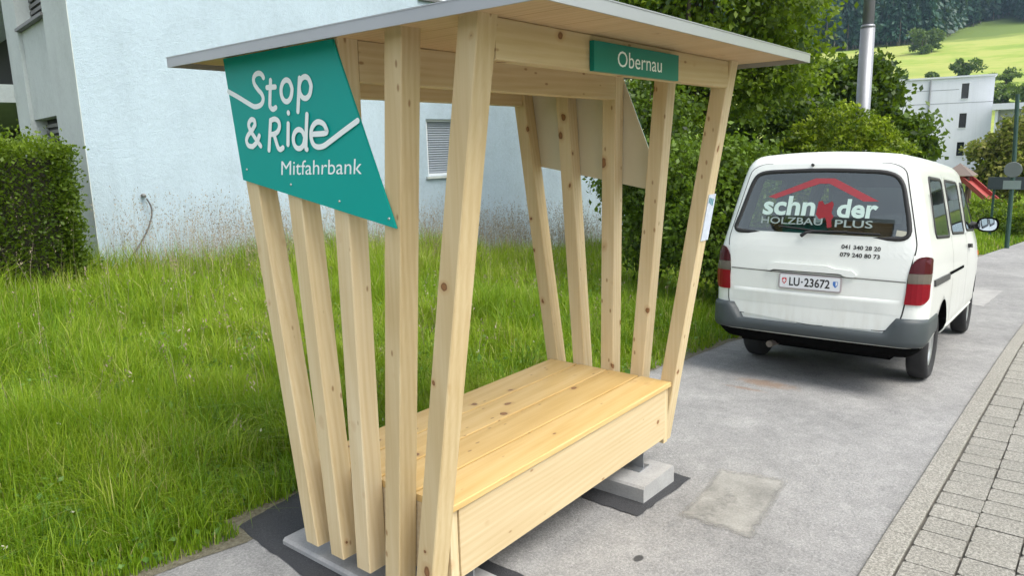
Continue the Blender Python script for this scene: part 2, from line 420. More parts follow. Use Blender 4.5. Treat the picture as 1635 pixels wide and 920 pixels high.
# kerb stones (surface pattern of one kerb strip)
kb = MB(); x = -4.0; ktint = []
while x < 30:
    ln = 1.0 if x > 12 else random.uniform(.9, 1.1)
    a, b = x+.0012, x+ln-.0012
    def fk(px, py, pz): return (px, float(kerb_y(px))+py, float(ground_z(px))+pz)
    kb.bar('X', a, b, -.118, 0, -.05, .026, .006, fk); x += ln
o = kb.build('kerb', PAVER); tag(o, kind='structure')
a_ = o.data.attributes.new('tint', 'FLOAT', 'POINT')
a_.data.foreach_set('value', np.repeat(rng.uniform(.62, .78, len(o.data.vertices)//16), 16).astype(np.float32))
pv = MB(); x = 1.2
while x < 22:
    ln = .188+random.uniform(-.008, .008)
    for r_ in range(8):
        y0 = -.125-.205*r_ - .010 + (0 if r_ else 0)
        jx = .035*((r_*3) % 5)/5 + random.uniform(-.004, .004); dz = random.uniform(-.0012, .0012)
        a, b = x+jx+.004, x+jx+ln-.004
        w0, w1 = y0-.198+random.uniform(-.003, .003), y0+random.uniform(-.003, .002)
        def fp(px, py, pz): return (px, float(kerb_y(px))+py, float(ground_z(px))+pz+dz)
        pv.bar('Z', -.02, .024, a, b, w0, w1, .011, lambda bx, cy, az: fp(bx, cy, az))
    x += ln
o = pv.build('pavement', PAVER); tag(o, kind='structure')
a_ = o.data.attributes.new('tint', 'FLOAT', 'POINT')
a_.data.foreach_set('value', np.repeat(rng.uniform(.42, .72, len(o.data.vertices)//16), 16).astype(np.float32))

def sheet(name, poly, mat, dz, jag=0):
    V = []
    n = len(poly)
    for i in range(n):
        a = Vector(poly[i]); b = Vector(poly[(i+1) % n]); k = max(1, int((b-a).length/.05)) if jag else 1
        for j in range(k):
            p = a.lerp(b, j/k) + Vector((random.uniform(-jag, jag), random.uniform(-jag, jag)))
            V.append((p.x, p.y, float(ground_z(p.x))+dz))
    me = bpy.data.meshes.new(name); me.from_pydata(V, [], [tuple(range(len(V)))]); me.update()
    return tag(link(name, me, mat), kind='structure')
sheet('tarmac_patch', [(1.69, 2.6), (1.765, 3.26), (2.19, 3.36), (2.33, 3.3), (2.3, 1.62), (1.66, 1.64)], TAR, .010, .006)
sheet('tarmac_patch', [(3.115, 1.717), (3.737, 1.705), (3.76, 2.98), (3.16, 3.0)], TAR, .010, .006)
sheet('concrete_patch', [(3.985, 1.637), (4.075, 1.245), (3.248, 1.162), (3.255, 1.554)], PATCHM, .010, .007)
def uv_quad(o, q):
    """bilinear coordinates 0..1 of the quad q on the sheet"""
    uvl = o.data.uv_layers.new(name='UVMap'); q = [Vector(a) for a in q]
    for lp in o.data.loops:
        p = o.data.vertices[lp.vertex_index].co.xy; best = None
        for i in range(21):
            for j in range(21):
                u, v = i/20, j/20; d = (q[0].lerp(q[1], u).lerp(q[3].lerp(q[2], u), v)-p).length
                if best is None or d < best[0]: best = (d, u, v)
        uvl.data[lp.index].uv = best[1:]
QP = [(3.985, 1.637), (4.075, 1.245), (3.248, 1.162), (3.255, 1.554)]
uv_quad(bpy.data.objects['concrete_patch'], QP)
sheet('concrete_patch', [(15.0, 1.15), (12.8, 1.2), (13.2, 2.1), (14.6, 2.0)], concrete('far_patch_concrete', (.36, .355, .34), .3), .010, .007)

# crumbly soil fringe between asphalt and grass
def soil():
    m, n, l, p = newmat('verge_soil'); o = objco(n)
    f = noise(n, l, o, 45, 6, .75)
    l.new(ramp(n, l, f, [(.3, (.09, .08, .045)), (.55, (.20, .185, .13)), (.75, (.30, .28, .22))]), p.inputs['Base Color']); p.inputs['Roughness'].default_value = 1
    bump(n, l, p, f, .8, .02); return m
xs_s = np.arange(-4, 22, .06); n1 = vnoise(xs_s, xs_s*0, .25, 41); n2 = vnoise(xs_s, xs_s*0+9, .9, 42)
strip('verge_soil', [(float(x), float(edge_y(x))+.45) for x in xs_s if not 1.72 < x < 2.34], [(float(x), float(edge_y(x)+.01-.05*a_-.07*b_)) for x, a_, b_ in zip(xs_s, n1, n2) if not 1.72 < x < 2.34], soil(), .0085)

# ------------------------------------------------------------------ shelter
X0, X1, X2, X3 = 1.7808, 1.8750, 3.7506, 3.8448
PB = [2.6614, 2.4769, 2.2955, 2.1114, 1.9326]; PS = [.1363, .0643, -.0112, -.0841, -.1637]
ZB, ZSOF, WY = .15, 2.321, .088
sh = root('waiting_shelter', (2.8, 2.3, .1), 'new timber bench shelter with splayed posts, flat roof and teal sign panels', 'shelter')
def py(i, z): return PB[i] + PS[i]*(z-.2)
for (xa, xb) in ((X0, X1), (X2, X3)):
    for i in range(5):
        m = MB()
        fn = lambda bx, cy, az, i=i: (bx, cy+py(i, az), az)
        m.bar('Z', ZB, ZSOF, xa, xb, -WY/2, WY/2, .004, fn)
        m.build('post', W_POST, sh)
# beams
for i, yf, z0 in ((4, py(4, 2.25)-WY/2+.004, 2.188), (2, py(2, 2.25)-WY/2+.002, 2.168), (0, py(0, 2.25)-WY/2+.012, 2.170)):
    m = MB(); m.bar('X', X1+.001, X2-.001, yf, yf+.06, z0, ZSOF-.001, .003); m.build('beam', W_BEAM, sh)
# roof
RX0, RX1, RY0, RY1 = 1.671, 3.979, 1.222, 3.276
m = MB(); nb = 9; wb = (RX1-RX0-.016)/nb
for k in range(nb):
    m.bar('Y', RY0+.010, RY1-.010, RX0+.008+wb*k+.0008, RX0+.008+wb*(k+1)-.0008, ZSOF, ZSOF+.02, .0016)
m.build('soffit', W_SOFFIT, sh)
m = MB(); m.box(RX0-.004, RX1+.004, RY0-.004, RY1+.004, 2.338, 2.342)
rf = m.build('roof', SHEET, sh); sub(rf, (2.8, 2.3, .1))
for (a, b, c, d) in ((RX0-.003, RX1+.003, RY0-.002, RY0+.004), (RX0-.003, RX1+.003, RY1-.004, RY1+.002)):
    m = MB(); m.box(a, b, c, d, 2.2985, 2.3378); m.build('fascia', SHEET, sh)
for (a, b) in ((RX0-.002, RX0+.004), (RX1-.004, RX1+.002)):
    m = MB(); m.box(a, b, RY0+.0045, RY1-.0045, 2.2985, 2.3378); m.build('fascia', SHEET, sh)
# bench
ZT, BF, BB = .538, 1.843, 2.726
nbd = 4; wd = (BB-BF)/nbd
bench = []
for k in range(nbd):
    m = MB(); m.bar('X', X1+.002, X2-.002, BF+wd*k+.0055, BF+wd*(k+1)-.0055, ZT-.03+random.uniform(-.001, .001), ZT+random.uniform(-.0008, .0008), .004)
    m.build('seat_board', W_SEAT, sh)
ZP = .202
m = MB(); m.bar('X', X1+.055, X2-.055, BF+.018, BF+.045, ZP, ZT-.032, .002); m.build('front_board', W_BOARD, sh)
m = MB(); m.bar('X', X1+.006, X2-.006, BB-.055, BB-.028, ZP, ZT-.032, .002); m.build('back_board', W_BOARD, sh)
for xa in (X1+.004, X2-.034):
    m = MB(); m.bar('Y', BF+.05, BB-.06, xa, xa+.03, ZP, ZT-.032, .002); m.build('end_board', W_BOARD, sh)
for xa in (X1+.006, X2-.052):
    m = MB(); m.bar('Z', ZP-.035, ZT-.033, xa, xa+.046, -.02, .012, .002, lambda bx, cy, az: (bx, cy+BF+.045-.10*(az-ZT)*0, az)); m.build('corner_batten', W_POST, sh)
# steel feet under the bench, standing on the concrete blocks
BLK = [(1.80, 2.185, 1.765, 2.925, .078), (3.267, 3.628, 1.765, 2.90, .085)]
for (a, b, c, d, zt) in BLK:
    xm = (a+b)/2+.03
    for yy in (c+.16, d-.3):
        zt_ = zt + .001
        m = MB(); m.box(xm-.055, xm+.055, yy-.05, yy+.05, zt_, zt_+.008); m.box(xm-.004, xm+.004, yy-.045, yy+.045, zt_+.008, ZP+.06); m.box(xm+.0042, xm+.05, yy-.004, yy+.004, zt_+.008, ZP+.06)
        m.build('steel_foot', GALV, sh)
m = MB(); m.box(X1+.04, X2-.04, 1.93, 1.99, ZP+.06, ZP+.12); m.box(X1+.04, X2-.04, 2.55, 2.61, ZP+.06, ZP+.12); m.build('joist', W_BEAM, sh)

# sign panels on the two ends
SIGN = [(2.991, 2.316), (2.246, 2.316), (1.959, 1.632), (2.923, 1.801)]
m = MB(); m.prism(SIGN, (1.7695, 1.7785), lambda a, b, e: (e, a, b))
spn = m.build('sign_panel', TEAL, sh); sub(spn, (2.8, 2.3, .1))
m = MB(); m.prism(SIGN, (X3+.0115, X3+.0145), lambda a, b, e: (e, a, b)); m.build('sign_face', TEAL, sh)
m = MB(); m.prism(SIGN, (X3+.0025, X3+.0112), lambda a, b, e: (e, a, b)); o = m.build('sign_panel', BACK, sh); o['label'] = 'plain beige back of the far sign panel'

def catmull(pts, sub_=5):
    P = [Vector(p) for p in pts]; out = []
    if len(P) < 3: return P
    closed = (P[0]-P[-1]).length < 1e-5
    for i in range(len(P)-1):
        p0 = P[i-1] if i else (P[-2] if closed else P[0]); p1, p2 = P[i], P[i+1]
        p3 = P[i+2] if i+2 < len(P) else (P[1] if closed else P[-1])
        for k in range(sub_):
            t = k/sub_
            out.append(.5*((2*p1)+(p2-p0)*t+(2*p0-5*p1+4*p2-p3)*t*t+(3*p1-p0-3*p2+p3)*t**3))
    out.append(P[-1]); return out
def ribbon(mb, pts, w, place, e, smooth=True):
    """flat monoline stroke with round ends; place(a,b,e)->xyz"""
    P = catmull(pts) if smooth else [Vector(p) for p in pts]
    L = []; Rr = []
    for i, p in enumerate(P):
        t = (P[min(i+1, len(P)-1)]-P[max(i-1, 0)])
        if (P[0]-P[-1]).length < 1e-5 and len(P) > 3 and i in (0, len(P)-1): t = P[1]-P[-2]
        t = t.normalized(); nrm = Vector((-t.y, t.x))
        L.append(p+nrm*w/2); Rr.append(p-nrm*w/2)
    V = [place(q.x, q.y, e) for q in L] + [place(q.x, q.y, e) for q in Rr]; n = len(P)
    mb.add(V, [(i, i+1, n+i+1, n+i) for i in range(n-1)])
    for c, e2 in ((P[0], e+.0001), (P[-1], e+.00015)):
        V = [place(c.x+w/2*math.cos(k*math.pi/7), c.y+w/2*math.sin(k*math.pi/7), e2) for k in range(14)]
        mb.add(V, [tuple(range(14))])
STR = {
"S": [[2.7013,2.2155],[2.7117,2.2283],[2.731,2.235],[2.7553,2.2318],[2.7719,2.2185],[2.7707,2.1967],[2.7491,2.1725],[2.7252,2.1536],[2.7158,2.1339],[2.7266,2.1155],[2.7487,2.1063],[2.7843,2.1048],[2.8227,2.1184],[2.9005,2.1509],[2.972,2.178]],
"t": [[2.6527,2.2006],[2.6709,2.1122],[2.6674,2.0948],[2.6517,2.0871],[2.6325,2.0929]], "t2": [[2.6813,2.1746],[2.6235,2.173]],
"o": [[2.5132,2.1503],[2.5243,2.1255],[2.546,2.112],[2.5693,2.1157],[2.5841,2.1351],[2.5842,2.162],[2.5694,2.1848],[2.5463,2.1939],[2.5246,2.1857],[2.5133,2.1637],[2.5132,2.1503]],
"p": [[2.4574,2.1937],[2.4842,2.0698]], "p2": [[2.3893,2.1538],[2.4002,2.1298],[2.4221,2.1168],[2.446,2.1205],[2.4616,2.1395],[2.4621,2.1657],[2.4474,2.1879],[2.4239,2.1965],[2.4016,2.1884],[2.3896,2.1669],[2.3893,2.1538]],
"&": [[2.7606,1.943],[2.7972,1.9772],[2.8304,2.0143],[2.8349,2.0369],[2.814,2.053],[2.7919,2.0485],[2.7884,2.0305]], "&2": [[2.7884,2.0305],[2.8148,2.0092],[2.8478,1.9896],[2.8632,1.9682],[2.8517,1.947],[2.8194,1.9417]], "&3": [[2.8194,1.9417],[2.7871,1.9589],[2.7635,1.9851]],
"R": [[2.7014,1.9248],[2.6723,2.0432]], "R2": [[2.6723,2.0432],[2.6408,2.0478],[2.6167,2.0364],[2.6139,2.0148],[2.6302,1.9964],[2.6559,1.9886],[2.6839,1.9878]], "R3": [[2.6559,1.9886],[2.6428,1.9534],[2.6337,1.9322],[2.6194,1.9258],[2.6003,1.9323]],
"i": [[2.5512,2.0251],[2.5641,1.9444]], "idot": [[2.5437,2.0678],[2.5431,2.0669]],
"d": [[2.4502,1.9625],[2.4609,1.9402],[2.4828,1.9275],[2.5067,1.93],[2.5224,1.9468],[2.5232,1.9708],[2.5086,1.9916],[2.4852,2.0004],[2.4628,1.9937],[2.4506,1.9745],[2.4502,1.9625]], "d2": [[2.4227,2.0551],[2.4451,1.9373],[2.4399,1.9229]],
"e": [[2.3992,1.9792],[2.3137,1.9812],[2.3126,2.0014],[2.3292,2.0182],[2.3622,2.0237],[2.3928,2.0078],[2.4063,1.9778],[2.4005,1.947],[2.3777,1.9315],[2.3369,1.9322],[2.2882,1.9505],[2.2069,1.9847],[2.1235,2.0185]]}
mb = MB()
for k, (nm, pts) in enumerate(STR.items()):
    ribbon(mb, pts, .0208, lambda a, b, e: (1.7692-e, a, b), .0006+.00035*k, smooth=len(pts) > 2)

def text_mesh(s, bold=0.0):
    cu = bpy.data.curves.new('lettering_source', 'FONT'); cu.body = s; cu.size = 1; cu.offset = bold; cu.resolution_u = 3
    ob = bpy.data.objects.new('lettering_source', cu); col.objects.link(ob)
    dg = bpy.context.evaluated_depsgraph_get(); dg.update()
    me = bpy.data.meshes.new_from_object(ob.evaluated_get(dg))
    V = np.array([v.co[:2] for v in me.vertices]); Fs = [tuple(p.vertices) for p in me.polygons]
    bpy.data.objects.remove(ob); bpy.data.curves.remove(cu); bpy.data.meshes.remove(me)
    lo = V.min(0); hi = V.max(0)
    return V, Fs, lo, hi
def put_text(mb, s, fn, width, height, bold=0, ref='H'):
    """scale text so its ink is `width` wide and capitals `height` high; fn(u,v)->xyz with u to the right, v up from the baseline"""
    V, Fs, lo, hi = text_mesh(s, bold)
    cap = text_mesh(ref, bold)[3][1]
    sx = width/(hi[0]-lo[0]); sy = height/cap
    mb.add([fn((a-lo[0])*sx, b*sy) for a, b in V], Fs)
put_text(mb, 'Mitfahrbank', lambda u, v: (1.7692-.0006, 2.634-u-.16*v, 1.823+.0075*u+v), .507, .0555, .0)
mb.build('lettering', LETTER, spn, recalc=False)
for (a, b) in ((2.885, 1.846), (2.573, 1.784), (2.268, 1.723), (1.992, 1.667)):
    mb = MB(); mb.lathe([(.0, .0032), (.004, .003), (.0055, .0004)], lambda c, s_, e: (1.7692-e, a+c, b+s_), 10)
    mb.build('screw', SCREW, spn)
# place name sign on the front beam
YS = py(4, 2.25)-WY/2+.004
m = MB(); m.box(2.428, 3.135, YS-.022, YS-.0015, 2.186, 2.297)
ns = m.build('name_sign', TEAL2, sh); sub(ns, (2.8, 2.3, .1))
mb = MB(); put_text(mb, 'Obernau', lambda u, v: (2.60+u, YS-.0226, 2.213+v), .372, .060, .0)
mb.build('lettering', LETTER, ns, recalc=False)
# notice on the far front post
NOT = plain('notice_paper', (.62, .68, .78), rough=.4, var=.25, vscale=40)
NOT2 = plain('notice_heading', (.08, .28, .34), rough=.4, var=.3, vscale=60)
m = MB(); fnn = lambda px, p_y, pz: (px, py(4, pz)-WY/2+p_y, pz)
m.box(X2+.012, X3+.006, -.006, -.001, 1.375, 1.632, fnn); nt_ = m.build('notice', NOT, sh); sub(nt_, (2.8, 2.3, .1))
m = MB()
for k in range(3): m.box(X2+.02+.022*k, X2+.034+.022*k, -.0075, -.0063, 1.585-.008*k, 1.615-.004*k, fnn)
m.build('notice_heading', NOT2, nt_)
# concrete blocks
for k, (a, b, c, d, zt) in enumerate(BLK):
    m = MB(); m.bar('Y', c, d, a, b, -.12, zt, .012)
    o = m.build('concrete_block', CONC)
    tag(o, ['low concrete slab sunk in dark tarmac under the near end of the timber shelter', 'grey concrete block standing proud under the far end of the bench'][k], 'concrete block', 'concrete footings of the shelter')

# ------------------------------------------------------------------ apartment building behind the meadow
def stucco(name, c, rough_bump=.5, mott=.06):
    m, n, l, p = newmat(name); o = objco(n)
    f = noise(n, l, o, 14, 4, .7); g_ = noise(n, l, o, 1.2, 4, .6); h = noise(n, l, o, 60, 3, .8)
    t = math_node(n, l, 'ADD', math_node(n, l, 'MULTIPLY', f, .45), math_node(n, l, 'MULTIPLY', g_, .55))
    cc = ramp(n, l, t, [(.3, tuple(x*(1-mott*1.6) for x in c)), (.5, c), (.7, tuple(min(1, x*(1+mott)) for x in c))])
    drip = noise(n, l, mapping(n, l, o, (3.2, 3.2, .12)), 1.5, 4, .6)
    cc = mixc(n, l, mapr(n, l, drip, .5, .8, 0, .22), cc, tuple(x*.72 for x in c))
    l.new(cc, p.inputs['Base Color'])
    p.inputs['Roughness'].default_value = .95
    bump(n, l, p, math_node(n, l, 'ADD', h, math_node(n, l, 'MULTIPLY', f, 1.2)), rough_bump, .012)
    return m
STUCCO = stucco('pale_blue_stucco', (.435, .54, .605), .7, .085)
CONCW = stucco('grey_green_facade_concrete', (.56, .61, .585), .3, .1)
WHITEW = stucco('white_render', (.80, .82, .87), .1, .03)
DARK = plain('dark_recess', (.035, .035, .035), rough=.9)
SHUT = plain('grey_roller_shutter', (.30, .34, .38), rough=.5)
FRAMEM = plain('white_window_frame', (.75, .78, .80), rough=.4)
SILL = plain('dark_sill', (.14, .14, .135), rough=.5)
GLASS = plain('window_glass', (.02, .025, .028), rough=.04, spec=.8, var=.2)
b_ = R(-7.8); CB, SB = math.cos(b_), math.sin(b_)
BX, BY = 4.66, 11.87
def bw(u, v, z): return (BX + u*CB - v*SB, BY + u*SB + v*CB, z)     # u along the facade, v into the building
bd = root('apartment_building', (BX, BY, -.1), 'pale blue stuccoed apartment building with grey concrete pillars behind the meadow', 'building')
WIN = [(6.33, 7.75, 1.40, 2.57), (6.33, 7.75, 4.95, 6.1)]
m = MB()
UE, HT = 13.0, 9.5
us = [0, 6.33, 7.75, UE]
m.box(0, 6.33, 0, .35, -.6, HT, bw); m.box(7.75, UE, 0, .35, -.6, HT, bw)
for z0, z1 in ((-.6, 1.40), (2.57, 4.95), (6.1, HT)): m.box(6.33, 7.75, 0, .35, z0, z1, bw)
m.build('wall', STUCCO, bd)
m = MB(); m.box(.36, UE-.01, .36, 4.42, -.5, HT-.01, bw); m.box(2.2, UE-.01, 4.43, 21.5, -.5, HT-.01, bw); m.build('building_core', CONCW, bd)
m = MB(); m.box(-.45, UE+.4, -.4, 22, HT+.002, HT+.25, bw); m.build('roof', SILL, bd)
for (u0, u1, z0, z1) in WIN:
    m = MB()
    for (a, b, c, d) in ((u0, u0+.07, z0, z1), (u1-.07, u1, z0, z1), (u0+.07, u1-.07, z1-.05, z1), (u0+.07, u1-.07, z0, z0+.05)):
        m.box(a+.001, b-.001, .06, .12, c+.001, d-.001, bw)
    wf = m.build('window', FRAMEM, bd); sub(wf, (BX, BY, -.1))
    m = MB(); nsl = 22; hh = (z1-z0-.1)/nsl
    for k in range(nsl):
        zz = z0+.05+k*hh
        m.add([bw(u0+.07, .10, zz), bw(u1-.07, .10, zz), bw(u1-.07, .085, zz+hh*.5), bw(u0+.07, .085, zz+hh*.5), bw(u1-.07, .10, zz+hh*.92), bw(u0+.07, .10, zz+hh*.92)], [(0,1,2,3), (3,2,4,5)])
    m.build('roller_shutter', SHUT, wf, recalc=False)
    m = MB(); m.box(u0-.06, u1+.06, -.05, .34, z0-.055, z0-.004, bw); m.build('sill', SILL if z0 > 3 else CONCW, wf)
# left side: pillar, recessed panel with openings, second pillar, balconies (v runs away from the camera)
m = MB()
m.box(-.012, .355, .352, 1.45, -.6, HT-.003, bw); m.box(-.012, -.001, -.004, .3515, -.6, HT-.003, bw); m.build('pillar', CONCW, bd)
m = MB(); m.box(-.012, .34, 3.40, 4.42, -.6, HT, bw); m.build('pillar', CONCW, bd)
for z0, z1 in ((-.6, 1.3), (2.655, 4.23), (5.5, HT)):
    m = MB(); m.box(.05, .345, 1.452, 3.398, z0, z1, bw); m.build('facade_panel', CONCW, bd)
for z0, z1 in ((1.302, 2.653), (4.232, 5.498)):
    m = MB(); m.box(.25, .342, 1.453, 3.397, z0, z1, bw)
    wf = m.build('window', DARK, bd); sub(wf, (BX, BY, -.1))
    m = MB()
    for k in range(12): m.box(.215, .248, 1.46, 3.39, z0+.03+k*.107, z0+.03+k*.107+.06, bw)
    m.build('louvre', SILL, wf)
m = MB(); m.box(-.05, .06, 1.42, 3.42, 4.18, 4.2295, bw); m.build('sill', SILL, bd)
for zs in (3.03, 5.85):
    m = MB(); m.box(-.3, 2.198, 4.425, 21, zs, zs+.33, bw); m.build('balcony_slab', CONCW, bd)
    m = MB()
    for k in range(34): m.box(-.26, -.24, 4.45+.14*k, 4.49+.14*k, zs+.331, zs+1.3, bw)
    m.box(-.27, -.23, 4.43, 20.9, zs+1.301, zs+1.34, bw); m.build('balcony_railing', SILL, bd)
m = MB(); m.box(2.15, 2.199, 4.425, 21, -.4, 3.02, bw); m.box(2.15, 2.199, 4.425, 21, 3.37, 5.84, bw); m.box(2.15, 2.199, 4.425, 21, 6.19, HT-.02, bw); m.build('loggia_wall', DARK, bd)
# small vent pipe with its cable on the stucco wall
PIPEM = plain('dark_rubber', (.10, .10, .10), rough=.6)
vr = root('wall_pipe', bw(.73, -.05, 1.34), 'thin dark cable hanging in a curve from a small wall outlet', 'cable')
m = MB(); m.tube([bw(.71, .02, 1.345), bw(.71, -.07, 1.345), bw(.71, -.10, 1.33)], [.03, .03, .024], 10); m.build('outlet', concrete('outlet_grey', (.22, .22, .21)), vr)
m = MB(); cab = catmull([bw(.73, -.1, 1.30), bw(.78, -.12, 1.12), bw(.70, -.14, .85), bw(.45, -.2, .5), bw(.2, -.25, .25), bw(-.1, -.3, .0)], 6)
m.tube(cab, .013, 6); m.build('cable', PIPEM, vr, smooth=True)

# ------------------------------------------------------------------ white tower block and balcony block far down the road
tr = root('tower_block', (82.3, 10.5, -2.8), 'white four storey tower block with three small windows down the road', 'building')
tl_, tr_ = Vector((81.4, 16.2)), Vector((82.6, 8.55)); td = (tr_-tl_).normalized(); tn = Vector((-td.y, td.x)) * (1 if (-td.y) > 0 else -1)
TW = (tr_-tl_).length
def tw(u, v, z): p = tl_+td*u+tn*v; return (p.x, p.y, z)
ZT0 = 7.5
m = MB()
wz = [(5.55, 6.95), (2.85, 4.2), (.2, 1.5)]; wu = (5.15, 5.75)
m.box(0, wu[0], 0, .4, -4, ZT0, tw); m.box(wu[1], TW, 0, .4, -4, ZT0, tw)
zz = [-4] + [q for w in reversed(wz) for q in w] + [ZT0]
for a, b in zip(zz[0::2], zz[1::2]): m.box(wu[0], wu[1], 0, .4, a, b, tw)
m.box(0, TW, .401, 9, -4, ZT0-.01, tw); m.build('wall', WHITEW, tr)
m = MB(); m.box(-.15, TW+.15, -.15, 9.1, ZT0+.002, ZT0+.16, tw); m.build('roof', FRAMEM, tr)
for a, b in wz:
    m = MB(); m.box(wu[0]+.01, wu[1]-.01, .3, .398, a+.01, b-.01, tw); wf = m.build('window', GLASS, tr); sub(wf, (82.3, 10.5, -2.8))
    m = MB(); m.box(wu[0]-.03, wu[1]+.03, -.06, .29, a-.06, a-.003, tw); m.build('sill', FRAMEM, wf)
m = MB()
for zl in (5.15, 6.4): m.box(0.01, wu[0]-.2 if zl > 5.5 else TW-.02, -.012, -.001, zl, zl+.05, tw)
m.tube([tw(2.55, -.1, -3), tw(2.55, -.1, ZT0-.1)], .09, 8); m.build('downpipe', plain('grey_pipe', (.30, .31, .33)), tr)
br_ = root('balcony_block', (80, 5, -2.8), 'low white block with stacked balconies beside the tall tower', 'building')
m = MB()
def bb(u, v, z): return (80.3+v-.5*u*0, 8.1-u, z)
m.box(0, 16, 1.6, 9, -4, 4.3, bb); m.build('wall', WHITEW, br_)
m = MB(); m.box(-.2, 16.2, -.3, 9.3, 4.302, 4.85, bb); m.build('roof', WHITEW, br_)
for zs in (-1.6, 1.05):
    m = MB(); m.box(.0, 16, 0, 1.598, zs, zs+.22, bb); m.box(0, 16, 0, .12, zs+.221, zs+1.15, bb); m.build('balcony', plain('balcony_grey', (.38, .41, .44)), br_)
for zs in (-1.3, 1.4, -3.9):
    for k in range(4):
        m = MB(); m.box(.5+4*k, 3.2+4*k, 1.5, 1.597, zs+.05, zs+2.2, bb); m.build('window', GLASS, br_)
for k in range(5):
    m = MB(); m.box(.02+3.95*k, .24+3.95*k, .13, 1.59, 1.28, 4.3, bb); m.build('partition', WHITEW, br_)

# ------------------------------------------------------------------ white van
VX, VYC, VZ = 6.10, 1.790, -.112
van = empty('parked_van', (VX, VYC, VZ), (0, R(4.3), R(1.4)))
tag(van, 'white van with red taillights and lettered rear window parked on the roadside', 'van')
def vanpaint():
    m, n, l, p = newmat('white_van_paint'); o = objco(n)
    f = noise(n, l, o, 4, 6, .65); d = noise(n, l, mapping(n, l, o, (3, 3, .6)), 3, 6, .7)
    sep = n.new('ShaderNodeSeparateXYZ'); l.new(o, sep.inputs[0])
    low = mapr(n, l, sep.outputs[2], .95, .45, 0, 1)
    dirt = math_node(n, l, 'MULTIPLY', mapr(n, l, d, .45, .75, 0, .5), low)
    c = mixc(n, l, f, (.735, .765, .72), (.80, .825, .785))
    c = mixc(n, l, dirt, c, (.50, .48, .40))
    l.new(c, p.inputs['Base Color']); p.inputs['Roughness'].default_value = .33
    p.inputs['Coat Weight'].default_value = .6; p.inputs['Coat Roughness'].default_value = .08
    return m
VP = vanpaint()
BLACK = plain('black_rubber', (.018, .018, .018), rough=.6, var=.3)
UNDER = plain('dark_underbody_shade', (.005, .005, .005), rough=1, spec=.03)
BUMP = plain('grey_bumper_plastic', (.047, .058, .062), rough=.5, var=.15, vscale=3)
TYRE = plain('tyre_rubber', (.022, .022, .023), rough=.85, var=.3, vscale=30)
RIM = plain('steel_wheel_rim', (.42, .43, .44), rough=.35, metal=.7)
REDL = plain('red_lens_dark', (.060, .002, .006), rough=.3, spec=.25, coat=.08, var=.15, vscale=30)
REDB = plain('red_lens_bright', (.21, .003, .010), rough=.3, spec=.25, coat=.08, var=.15, vscale=30)
CLEARL = plain('smoked_clear_lens', (.13, .112, .09), rough=.3, spec=.25, coat=.08, var=.1, vscale=40)
def van_glass():
    m, n, l, p = newmat('van_window_glass')
    gl = n.new('ShaderNodeBsdfGlossy'); gl.inputs['Roughness'].default_value = .025; gl.inputs['Color'].default_value = (.92, 1, .97, 1)
    tr = n.new('ShaderNodeBsdfTransparent'); tr.inputs[0].default_value = (.78, .86, .82, 1)
    fr = n.new('ShaderNodeFresnel'); fr.inputs['IOR'].default_value = 1.5
    f = math_node(n, l, 'ADD', fr.outputs[0], .11, True)
    df = n.new('ShaderNodeBsdfDiffuse'); df.inputs[0].default_value = (.30, .31, .28, 1)
    ms = n.new('ShaderNodeMixShader'); l.new(f, ms.inputs[0]); l.new(tr.outputs[0], ms.inputs[1]); l.new(gl.outputs[0], ms.inputs[2])
    d = noise(n, l, mapping(n, l, objco(n), (1, 2.5, 1)), 5, 7, .7)
    m2 = n.new('ShaderNodeMixShader'); l.new(mapr(n, l, d, .42, .75, .0, .06), m2.inputs[0]); l.new(ms.outputs[0], m2.inputs[1]); l.new(df.outputs[0], m2.inputs[2])
    l.new(m2.outputs[0], n['Material Output'].inputs[0]); return m
VGLASS = van_glass()
CABIN = plain('cabin_lining', (.055, .058, .06), rough=.9)
SEATM = plain('seat_fabric', (.035, .038, .045), rough=.95, var=.3, vscale=30)
LEN = 4.7
def interp(z, tab): return float(np.interp(z, [t[0] for t in tab], [t[1] for t in tab]))
WT = [(.3, .80), (.45, .845), (.9, .853), (1.1, .838), (1.28, .797), (1.55, .738), (1.8, .680), (1.95, .655)]
RTB = [(.3, .03), (.5, .0), (.95, .0), (1.15, .012), (1.28, .035), (1.8, .135), (1.95, .17)]
FTB = [(.3, .06), (.5, 0), (.85, .03), (1.05, .18), (1.3, .48), (1.8, 1.05), (1.95, 1.2)]
def van_map(c):
    """unit cube (-1..1) -> body"""
    H = Vector((LEN/2, .85, .825)); r = .14
    p = Vector((c.x*H.x, c.y*H.y, c.z*H.z))
    # square-ish rounding
    q = Vector((max(-H.x+r, min(H.x-r, p.x)), max(-H.y+r, min(H.y-r, p.y)), max(-H.z+r, min(H.z-r, p.z))))
    d = p-q
    if d.length > 1e-9:
        k = max(abs(d.x), abs(d.y), abs(d.z)); d = d.normalized()*k; p = q+d
    z = p.z + .30 + .825
    s = (p.x+LEN/2)/LEN                       # 0 rear .. 1 front
    hw = interp(z, WT)/.85
    y = p.y*hw*(1-.08*max(0, (s-.75)/.25)**2)
    rs = interp(z, RTB); fs = interp(z, FTB)
    rb = .05*(y/.85)**2                       # rear face bowed in plan
    x = p.x+LEN/2
    x = (rs+rb) + (LEN-fs-.18*(y/.85)**2 - rs-rb)*(x/LEN)
    z += -.06*max(0, (s-.0))*0
    if z > 1.7: z += (.018*math.sin(min(1, s*2.2)*math.pi/2) - .04*(y/.65)**2)*(z-1.7)/.25
    return Vector((x, y, z))
bm = bmesh.new(); bmesh.ops.create_cube(bm, size=2)
bmesh.ops.subdivide_edges(bm, edges=bm.edges[:], cuts=31, use_grid_fill=True)
